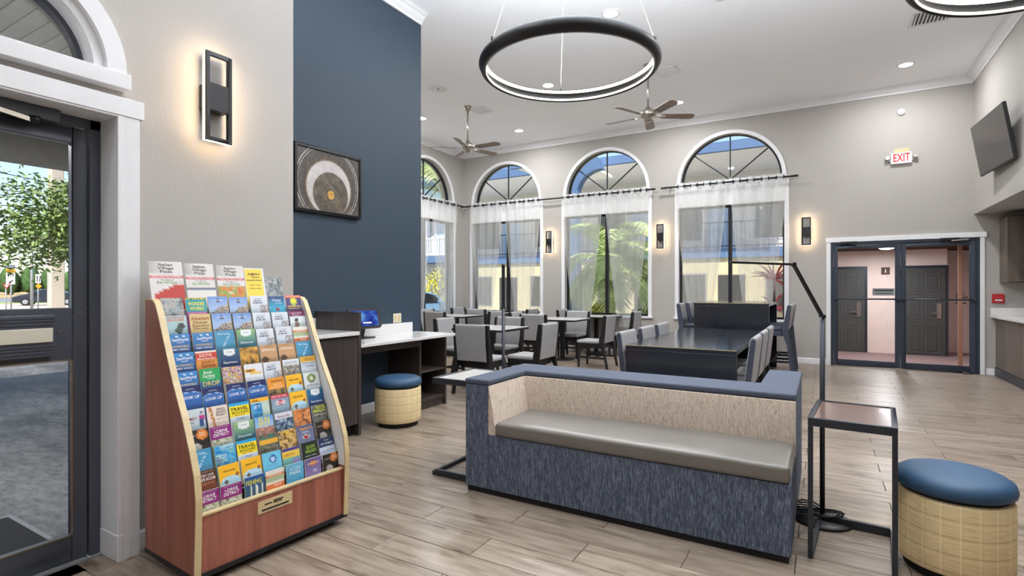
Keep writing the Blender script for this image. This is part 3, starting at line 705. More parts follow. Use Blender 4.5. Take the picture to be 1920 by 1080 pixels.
for r in (0.05, 0.085):
    MB().lathe([(r, -0.0065), (r+0.006, -0.0085), (r+0.012, -0.0065)], 32, (-5.49, 6.95, CZ)).build('grille_ring', M['soffit'], t)
t = disc('smoke_detector', -1.0, 6.35, [(0, -0.04), (0.05, -0.04), (0.065, -0.025), (0.07, 0), (0, 0)], 'white smoke detector at the top edge of the ceiling view', 'smoke detector', M['trim'])
# ------------------------------------------------------------------ wall fixtures
def sconce(mp, u, z, label):
    t = thing('wall_sconce', label, 'wall light', mp(u, z, 0), group='black rectangular wall sconces')
    W, H, D = 0.148, 0.49, 0.055
    def bb(n, mat, u0, u1, v0, v1, w0, w1, par=t, bev=0.002):
        b = MB(); mbox(b, mp, u+u0, u+u1, z+v0, z+v1, w0, w1); return b.build(n, mat, par, bev)
    bb('back_plate', M['slate'], -W/2+0.01, W/2-0.01, -0.07, 0.07, -0.06, -0.001)
    b = MB(); t_ = 0.022
    for a, c, d, e in ((-W/2, -W/2+t_, -H/2, H/2), (W/2-t_, W/2, -H/2, H/2), (-W/2+t_, W/2-t_, H/2-t_, H/2), (-W/2+t_, W/2-t_, -H/2, -H/2+t_), (-W/2+t_, W/2-t_, -0.075, 0.075)): mbox(b, mp, u+a, u+c, z+d, z+e, -0.088, -0.072)
    b.build('frame', M['black'], t, 0.001)
    b = MB(); q = 0.004
    for a, c, d, e in ((-W/2, -W/2+q, -H/2, H/2), (W/2-q, W/2, -H/2, H/2), (-W/2, W/2, H/2-q, H/2), (-W/2, W/2, -H/2, -H/2+q)): mbox(b, mp, u+a, u+c, z+d, z+e, -0.073, -0.055)
    b.build('led_edge', M['ledwarm'], t)
    b = MB(); q2 = q+0.004
    for a, c, d, e in ((-W/2+q, -W/2+q2, -H/2+q, H/2-q), (W/2-q2, W/2-q, -H/2+q, H/2-q), (-W/2+q2, W/2-q2, H/2-q2, H/2-q), (-W/2+q2, W/2-q2, -H/2+q, -H/2+q2)): mbox(b, mp, u+a, u+c, z+d, z+e, -0.073, -0.04)
    b.build('added_led_shield', M['greypost'], t)  # added lip that keeps the led glow off the wall inside the frame
    return t
sconce(mpB, 1.735, 2.39, 'large black rectangular wall sconce with warm edge glow above the brochure rack')
sconce(mpF, -5.28, 2.35, 'black wall sconce between the two left arched windows')
sconce(mpF, -2.81, 2.355, 'black wall sconce between the palm window and the right window')
sconce(mpF, -0.265, 2.32, 'black wall sconce between the right window and the exit doors')
t = thing('exit_sign', 'white exit sign with glowing red letters above the glass exit doors', 'exit sign', (1.085, FY, 3.35))
box('housing', M['white'], (0.945, 1.225, FY-0.045, FY-0.001, 3.355, 3.535), t, 0.006)
b = MB(); add_text(b, 'EXIT', 1.085, 3.445, 0.13, 0.22, FY-0.0465); b.build('lettering', M['exitred'], t, fix=False)
box('mounting_plate', M['racktrim'], (0.99, 1.19, FY-0.02, FY-0.001, 3.53, 3.605), t, 0.003)
for s in (-1, 1):
    x = 1.085+s*0.185
    b = MB().tube([(x, FY-0.07, 3.46), (x, FY-0.02, 3.46)], 0.03, 14); h = b.build('emergency_lamp', M['nickel'], t)
    box('lamp_bracket', M['greypost'], (min(x, x-s*0.05), max(x, x-s*0.05), FY-0.03, FY-0.001, 3.40, 3.425), t)
t = thing('wall_detector', 'small white round detector high on the wall above the exit sign', 'smoke detector', (1.085, FY, 4.2))
b = MB(); b.lathe([(0, 0), (0.055, 0), (0.05, 0.03), (0.03, 0.045), (0, 0.045)], 24); b.v = [(1.085+x, FY-0.001-z, 4.2+y) for x, y, z in b.v]; b.build('housing', M['trim'], t)
b = MB(); b.lathe([(0.018, 0.044), (0.022, 0.05), (0.028, 0.044)], 20); b.v = [(1.085+x, FY-0.001-z, 4.2+y) for x, y, z in b.v]; b.build('vent_ring', M['greypost'], t)
t = thing('fire_alarm_pull', 'red fire alarm pull station on the wall right of the exit doors', 'fire alarm', (2.278, FY, 1.17))
box('housing', M['red'], (2.205, 2.35, FY-0.045, FY-0.001, 1.10, 1.24), t, 0.012)
box('pull_bar', M['white'], (2.235, 2.32, FY-0.056, FY-0.043, 1.135, 1.155), t, 0.004, label='white pull bar')
box('cover_slot', M['signred'], (2.225, 2.33, FY-0.05, FY-0.043, 1.18, 1.20), t, 0.002)
t = thing('television', 'black flat television tilted on the upper right wall', 'television', (RX, 9.0, 3.2))
tc = Vector((1.845, 9.0, 3.205)); yaw = math.radians(3.5); til = math.radians(9)
ax = Vector((math.sin(yaw)*-1, math.cos(yaw), 0)); nn = Vector((-math.cos(yaw)*math.cos(til), -math.sin(yaw)*math.cos(til), -math.sin(til))); uu = ax.cross(nn)*1
if uu.z < 0: uu = -uu
def tvp(a, h, d): return tuple(tc+ax*a+uu*h+nn*d)
def tvbox(n, mat, a, h, d0, d1, par=t, bev=0.003, ox=0, oh=0):
    b = MB(); vs = [tvp(ox+sa*a, oh+sh*h, d) for d in (d0, d1) for sh in (-1, 1) for sa in (-1, 1)]
    b.add(vs, [(0, 2, 3, 1), (4, 5, 7, 6), (0, 1, 5, 4), (2, 6, 7, 3), (0, 4, 6, 2), (1, 3, 7, 5)]); return b.build(n, mat, par, bev)
tvbox('casing', M['black'], 0.60, 0.345, -0.035, 0.0)
tvbox('screen', M['tv'], 0.59, 0.332, 0.0, 0.003, bev=0)
MB().bar(tvp(0, 0, -0.075), (RX-0.001, 9.0, 3.2), 0.3, 0.22).build('wall_mount', M['black'], t, 0.004)
# ------------------------------------------------------------------ framed art on the navy wall
t = thing('framed_art', 'black framed abstract picture of grey and gold circles on the navy wall', 'picture', (NX, 3.58, 2.36))
A0, A1, B0, B1 = 3.18, 3.99, 2.045, 2.675
b = MB()
for y0, y1, z0, z1 in ((A0, A0+0.028, B0, B1), (A1-0.028, A1, B0, B1), (A0+0.028, A1-0.028, B0, B0+0.028), (A0+0.028, A1-0.028, B1-0.028, B1)): b.box(NX+0.001, NX+0.042, y0, y1, z0, z1)
b.build('frame', M['black'], t, 0.002)
def art_mat():
    m = NT('abstract_circle_print'); v = m.n('TexCoord'); sep = m.n('SeparateXYZ'); m.l(v.outputs['Object'], sep.inputs[0])
    def dist(cy, cz):
        a = m.n('CombineXYZ'); m.l(sep.outputs['Y'], a.inputs[0]); m.l(sep.outputs['Z'], a.inputs[1])
        d = m.n('VectorMath', operation='DISTANCE'); m.l(a.outputs[0], d.inputs[0]); d.inputs[1].default_value = (cy, cz, 0); return d.outputs['Value']
    nz = m.noise(m.coords((5, 14, 14)), 1.0, 6, 0.7); nb = m.noise(m.coords((30, 30, 30)), 1.0, 4, 0.7)
    def step(d, r, soft=0.006):
        k = m.n('MapRange'); k.inputs['From Min'].default_value = r-soft; k.inputs['From Max'].default_value = r+soft
        k.inputs['To Min'].default_value = 1; k.inputs['To Max'].default_value = 0; m.l(d, k.inputs['Value']); return k.outputs[0]
    mix = m.mixc
    def ring(d, r, w):
        s_ = m.n('Math', operation='SUBTRACT'); m.l(step(d, r+w, 0.002), s_.inputs[0]); m.l(step(d, r, 0.002), s_.inputs[1])
        c = m.n('Math', operation='MAXIMUM'); m.l(s_.outputs[0], c.inputs[0]); c.inputs[1].default_value = 0
        g = m.n('Math', operation='MULTIPLY'); m.l(c.outputs[0], g.inputs[0]); m.l(m.ramp(nb, [(0.35, (0.2, 0.2, 0.2, 1)), (0.55, (1, 1, 1, 1))]), g.inputs[1]); return g.outputs[0]
    c = m.ramp(nz, [(0.3, srgb(58, 54, 52)), (0.7, srgb(96, 88, 80))])
    d1, d2, d3, d4 = dist(-0.01, -0.02), dist(0.0, -0.06), dist(0.02, -0.115), dist(0.02, -0.12)
    c = mix(step(d1, 0.305), c, m.ramp(nb, [(0.4, srgb(62, 56, 52)), (0.7, srgb(96, 86, 76))]))
    c = mix(step(d2, 0.268), c, m.ramp(nz, [(0.3, srgb(176, 168, 164)), (0.7, srgb(206, 200, 196))]))
    c = mix(step(d3, 0.215), c, m.ramp(nz, [(0.3, srgb(54, 50, 46)), (0.55, srgb(98, 88, 74)), (0.8, srgb(128, 112, 90))]))
    c = mix(ring(d1, 0.375, 0.006), c, srgb(230, 226, 220)); c = mix(ring(d1, 0.352, 0.004), c, srgb(220, 214, 206))
    c = mix(ring(d2, 0.276, 0.005), c, srgb(150, 110, 60)); c = mix(ring(d3, 0.075, 0.003), c, srgb(170, 150, 120))
    c = mix(step(d4, 0.042, 0.003), c, m.ramp(nb, [(0.35, srgb(150, 100, 40)), (0.6, srgb(224, 176, 84))]))
    m.l(c, m.b.inputs['Base Color']); m.b.inputs['Roughness'].default_value = 0.4
    return m.m
box('print', art_mat(), (NX+0.003, NX+0.03, A0+0.02, A1-0.02, B0+0.02, B1-0.02), t)
t = thing('wall_outlet', 'cream double outlet plate low on the navy wall above the desk', 'outlet', (NX, 4.56, 0.97))
box('plate', M['ivory'], (NX, NX+0.008, 4.50, 4.63, 0.935, 1.04), t, 0.003)
for y in (4.535, 4.595): box('socket', M['racktrim'], (NX+0.007, NX+0.011, y-0.018, y+0.018, 0.955, 1.02), t, 0.002)
# ------------------------------------------------------------------ brochure rack at the left
rk_ang = math.atan2(0.998, 0.0616)
RO = Vector((-2.388, 1.314, 0)); RL = 0.813
rack = thing('brochure_rack', 'cherry wood brochure rack on castors full of colourful leaflets', 'brochure rack', tuple(RO), rk_ang)
# rack frame: x along the front, y away from the viewer, z up (front faces -y)
rprof = [(0.0, 0.05), (-0.012, 0.33), (-0.012, 0.40), (0.004, 0.50), (0.045, 0.605), (0.108, 0.737), (0.2, 0.895), (0.28, 1.06), (0.35, 1.205), (0.375, 1.25), (0.40, 1.268), (0.43, 1.272), (0.487, 1.272), (0.487, 0.05)]
for x0, x1, inner in ((-0.004, 0.018, 0.0185), (RL-0.018, RL+0.004, RL-0.0185)):
    s = MB().prism(rprof, lambda d, z, x=x0: (x, d, z), lambda d, z, x=x1: (x, d, z)).build('side_panel', M['rackwood'], rack, world=False)
    xe = x0-0.003; xf = x1+0.003; b = MB(); path = rprof[:-1]
    vs = []; nn_ = len(path)
    for i, (d, z) in enumerate(path):
        a = Vector(path[min(i+1, nn_-1)])-Vector(path[max(i-1, 0)]); a.normalize(); nx, nz = -a.y, a.x
        if i == 0: nx, nz = -1, 0
        for dd in (0.0, 0.007):
            for x in (xe, xf): vs.append((x, d+nx*dd, z+nz*dd))
    fs = []
    for i in range(nn_-1):
        o = 4*i
        for a, c in ((0, 1), (1, 3), (3, 2), (2, 0)): fs.append((o+a, o+c, o+4+c, o+4+a))
    fs += [(0, 1, 3, 2), (4*nn_-4, 4*nn_-3, 4*nn_-1, 4*nn_-2)]
    b.add(vs, fs).build('edge_trim', M['racktrim'], s, world=False)
    lin = [(d+0.004, z) for d, z in rprof[1:-2]]+[(0.47, 1.268), (0.47, 0.33)]
    MB().prism(lin, lambda d, z, x=inner: (x-0.0004, d, z), lambda d, z, x=inner: (x+0.0004, d, z)).build('inner_liner', M['white'], s, world=False)
box('front_panel', M['rackwood'], (0.018, RL-0.018, 0.006, 0.024, 0.055, 0.312), rack, world=False)
box('panel_edge', M['racktrim'], (0.016, RL-0.016, 0.0, 0.03, 0.310, 0.318), rack, world=False)
box('base_skirt', M['black'], (-0.006, RL+0.006, -0.004, 0.49, 0.036, 0.056), rack, world=False)
box('back_panel', M['white'], (0.018, RL-0.018, 0.47, 0.487, 0.05, 1.272), rack, world=False)
for x, y in ((0.06, 0.06), (RL-0.06, 0.06), (0.06, 0.43), (RL-0.06, 0.43)):
    c = MB().tube([(x-0.012, y, 0.02), (x+0.012, y, 0.02)], 0.02, 14).build('castor', M['rubber'], rack, world=False)
    MB().box(x-0.018, x+0.018, y-0.014, y+0.014, 0.026, 0.038).build('castor_fork', M['greypost'], c, world=False)
pq = box('name_plate', M['racktrim'], (0.29, 0.475, 0.002, 0.0065, 0.225, 0.287), rack, 0.001, world=False, label='pale gold plate with dark print')
b = MB()
b.box(0.31, 0.455, 0.0008, 0.0022, 0.236, 0.244)
for x0, x1, z in ((0.325, 0.362, 0.262), (0.372, 0.425, 0.268), (0.372, 0.418, 0.259)): b.box(x0, x1, 0.0008, 0.0022, z, z+0.006)
b.build('print', M['signblack'], pq, world=False)
# pockets: face line of the rows
NROW, LEAN = 11, math.atan(0.25)
row_d = [0.045+0.0345*(10-i) for i in range(NROW)]
ztop = [1.283-0.0883*i for i in range(NROW)]
for i in range(NROW):
    z = ztop[i]-0.088
    d = row_d[i]-0.088*math.tan(LEAN)
    if i == NROW-1: continue
    sh = box('pocket_lip', M['acrylic'], (0.02, RL-0.02, d-0.0065, d-0.0050, z-0.006, z+0.022), rack, world=False)
for i in range(0, NROW):
    z = ztop[i]-0.212; d = row_d[i]-0.2*math.tan(LEAN)
    z = max(z, 0.06)
    box('pocket_shelf', M['white'], (0.019, RL-0.019, max(0.026, d-0.002), 0.469, z-0.008, z-0.003), rack, world=False)
# ---- printed covers. uv: u across 0..1, v down the visible part 0 (top) .. 1
def C(h): return srgb(int(h[0:2], 16), int(h[2:4], 16), int(h[4:6], 16))[:3]
def mixc(a, b, t): t = max(0, min(1, t)); return tuple(x+(y-x)*t for x, y in zip(a, b))
def grad(a, b): return lambda u, v: mixc(C(a), C(b), v)
def bands(*st):
    def f(u, v):
        for lim, col in st:
            if v < lim: return C(col)
        return C(st[-1][1])
    return f
def photo(cols, seed, sc_=3.0, base=None, lim=0):
    cs = [C(c) for c in cols]
    def f(u, v):
        if base and v < lim: return base(u, v)
        n = noise.noise((u*sc_+seed*7.1, v*sc_*1.1+seed*3.3, seed)); m = noise.noise((u*sc_*2.7+seed, v*sc_*2.7, seed+9.0))
        t = max(0, min(0.999, 0.5+0.75*n+0.35*m))*(len(cs)-1); k = int(t)
        return mixc(cs[k], cs[k+1], t-k)
    return f
def skyd(a, b, dark, seed):
    ph = photo(dark, seed, 5)
    return lambda u, v: ph(u, v) if v > 0.98-0.55*u+0.04*math.sin(9*u) else mixc(C(a), C(b), v)
def arcf(top, line, a, b, k=0.5):
    def f(u, v):
        w = v-(k-0.16*(1-(2*u-1)**2))
        if w < -0.02: return C(top)
        if w < 0.03: return C(line)
        return mixc(C(a), C(b), w*1.6)
    return f
def circ(f0, cu, cv, r, col, asp=1.1):
    return lambda u, v: C(col) if (u-cu)**2+((v-cv)/asp)**2 < r*r else f0(u, v)
def over(f0, u0, u1, v0, v1, col): return lambda u, v: C(col) if u0 <= u <= u1 and v0 <= v <= v1 else f0(u, v)
def overf(f0, u0, u1, v0, v1, f1): return lambda u, v: f1(u, v) if u0 <= u <= u1 and v0 <= v <= v1 else f0(u, v)
def brochure(w, h, vis, fn, texts, loc, lean, rz, label, group, thick=0.007, name='brochure'):
    nu, nv = 16, 15; vs = []; cols = []
    for j in range(nv+2):
        v = j/nv
        zz = h-vis*v if j <= nv else 0.0
        for i in range(nu+1):
            u = i/nu; vs.append(((u-0.5)*w, 0, zz)); cols.append(tuple(fn(u, min(v, 1)))+(1,))
    fs = [(j*(nu+1)+i, (j+1)*(nu+1)+i, (j+1)*(nu+1)+i+1, j*(nu+1)+i+1) for j in range(nv+1) for i in range(nu)]
    b = MB(); b.add(vs, fs)
    k = len(vs); bk = [(-w/2, thick, h), (w/2, thick, h), (w/2, thick, 0), (-w/2, thick, 0)]
    pg = (0.75, 0.74, 0.72, 1)
    fr = [(-w/2, 0, h), (w/2, 0, h), (w/2, 0, 0), (-w/2, 0, 0)]
    b.add(bk, [(0, 1, 2, 3)]); b.add(fr+bk, [(0, 4, 5, 1), (1, 5, 6, 2), (2, 6, 7, 3), (3, 7, 4, 0)])
    b.c = cols+[pg]*12
    o = b.build(name, M['print'], fix=False)
    o.location = loc; o.rotation_euler = (lean, 0, rz)
    setp(o, label, 'brochure', group)
    if texts:
        tb = MB(); tb.c = []
        for t in texts:
            s, u, v, size, width, col = t[:6]; rot = t[6] if len(t) > 6 else 0
            n = add_text(tb, s, (u-0.5)*w, h-vis*v, size*vis, width*w if width else None, -0.0007, 0, rot)
            tb.c += [C(col)+(1,)]*n
        tb.build('lettering', M['print'], o, fix=False, world=False, kind='stuff')
    return o
def place(i, j):
    x = 0.02+(RL-0.04)*(j+0.5)/7; z1 = ztop[i]; d = row_d[i]
    return x, d, z1
W_ = 'ffffff'
SW = (bands((0.5, '2a6aa8'), (0.62, '2f6fae'), (2, '1f4f8c')), [('SeaWorld', .55, .33, .16, .72, W_), ('ORLANDO', .55, .48, .06, .3, W_), ('INCREDIBLE', .5, .70, .11, .8, 'e0c890'), ('FAMILY ANNUAL', .5, .87, .11, .8, W_)])
SW = (lambda u, v: C('f4f8fc') if abs(v-(0.17-0.07*math.sin(PI*max(0, min(1, (u-.3)/.5)))))<0.022 and .3<u<.8 else mixc(C('3a86c4'), C('1d4a86'), v), SW[1])
UNI = (skyd('6f92cc', 'b4c8e6', ['3a3430', '8a7060', 'c8b8a8', '40464e', 'b0a090'], 3), [('UNIVERSAL', .5, .24, .07, .5, 'f4f6fa')])
UNI = (circ(UNI[0], .5, .24, .11, '44547e'), UNI[1])
MAP = (photo(['c2a898', 'd8d8dc', '9a9aa4', 'c8c0b8', 'e6e6ea'], 5, 6, lambda u, v: C('dfe3ea'), 9), [('Visit Orlando', .45, .17, .06, .5, '7a8498'), ('MAPS', .42, .31, .1, .4, '4c5a78'), ('& MORE', .42, .46, .12, .55, '3c4a68')])
MAP = (overf(lambda u, v: mixc(C('e4e8ee'), C('ccd2dc'), v), .55, 1, .55, 1, photo(['c2a898', 'd8d8dc', '8a8a94', 'c8b0a0', 'e6e6ea'], 5, 6)), MAP[1])
LOOK = (arcf('20285c', 'a8c4e8', '3c72b6', '2a5a9c', .46), [('AQUATICA', .5, .17, .07, .4, 'c8d0ea'), ('LOOK UP', .5, .62, .16, .78, W_)])
LEGO = (lambda u, v: C('b8dcec') if ((u-.55)/.5)**2+((v-1.02)/.42)**2 < 1 else C('f0b62c'), [('PARK & HOTEL', .5, .34, .1, .6, '6a4a10')])
LEGO = (circ(circ(LEGO[0], .86, .62, .085, '8a4a2c'), .33, .9, .1, '6a5a4c'), LEGO[1])
SHIELD = lambda top, bot, txt: (over(over(lambda u, v: mixc(C(top), C(bot), v*1.1), .2, .8, .06, .34, 'eef2f2'), .35, .65, .34, .42, 'eef2f2'), [(txt, .5, .82, .12, .7, W_), ('Visit', .5, .2, .08, .3, '6a8aa0')])
TRAV = (bands((0.2, '28a0d8'), (0.78, 'f2dc2c'), (2, 'dfe8ee')), [('TRAVEL', .5, .36, .2, .9, '1a1a10'), ('BROCHURES', .52, .56, .13, .8, '5a5010'), ('MAPS & MORE', .5, .7, .07, .5, 'c0501c'), ('Visit', .5, .9, .12, .4, '4a80b0')])
DRIVE = (photo(['5a6a40', 'a8b088', 'd8d8c8', '4a4a3c'], 8, 6, bands((2, '8c2478')), .7), [('ORLANDO ATTRACTIONS', .5, .08, .05, .8, 'e4bcd8'), ('I-DRIVE', .5, .28, .17, .62, W_), ('DISTRICT', .5, .48, .17, .74, W_), ('RIDE', .58, .88, .14, .3, 'e8e8dc')])
TEAL = (lambda u, v: C('d4e8f0') if abs((u-.62)+(v-.5)*.55) < .02 and v > .2 else C('4690b4'), [('Silver Coast', .42, .2, .12, .55, 'dcecf4')])
BURG = (circ(circ(bands((2, '2c2624')), .72, .27, .25, 'd8803c'), .42, .92, .22, 'b8b4ae'), [('BEST', .72, .21, .08, .26, 'fff0d8'), ('NITE', .72, .33, .08, .26, 'fff0d8'), ('SHOW', .26, .3, .1, .32, 'c8c0b0')])
GEO = (photo(['b89a6c', 'd8c090', 'a8503c', '7aa090', 'e0d0a8'], 11, 4, bands((0.22, 'e8e4d8'), (.34, 'e0804c'), (.62, 'a8b894'), (.78, 'e4e0d4'), (2, 'e07848')), 9), [('COUPONS', .5, .3, .1, .7, 'fff4e4'), ('SAVE', .62, .88, .12, .4, 'fff4e4')])
SPR = (circ(bands((2, 'c0966c')), .25, .92, .2, '5a3a2c'), [('SPRINGS', .5, .32, .16, .8, 'f4e4d0'), ('NATURAL', .5, .12, .06, .35, '7a5a44')])
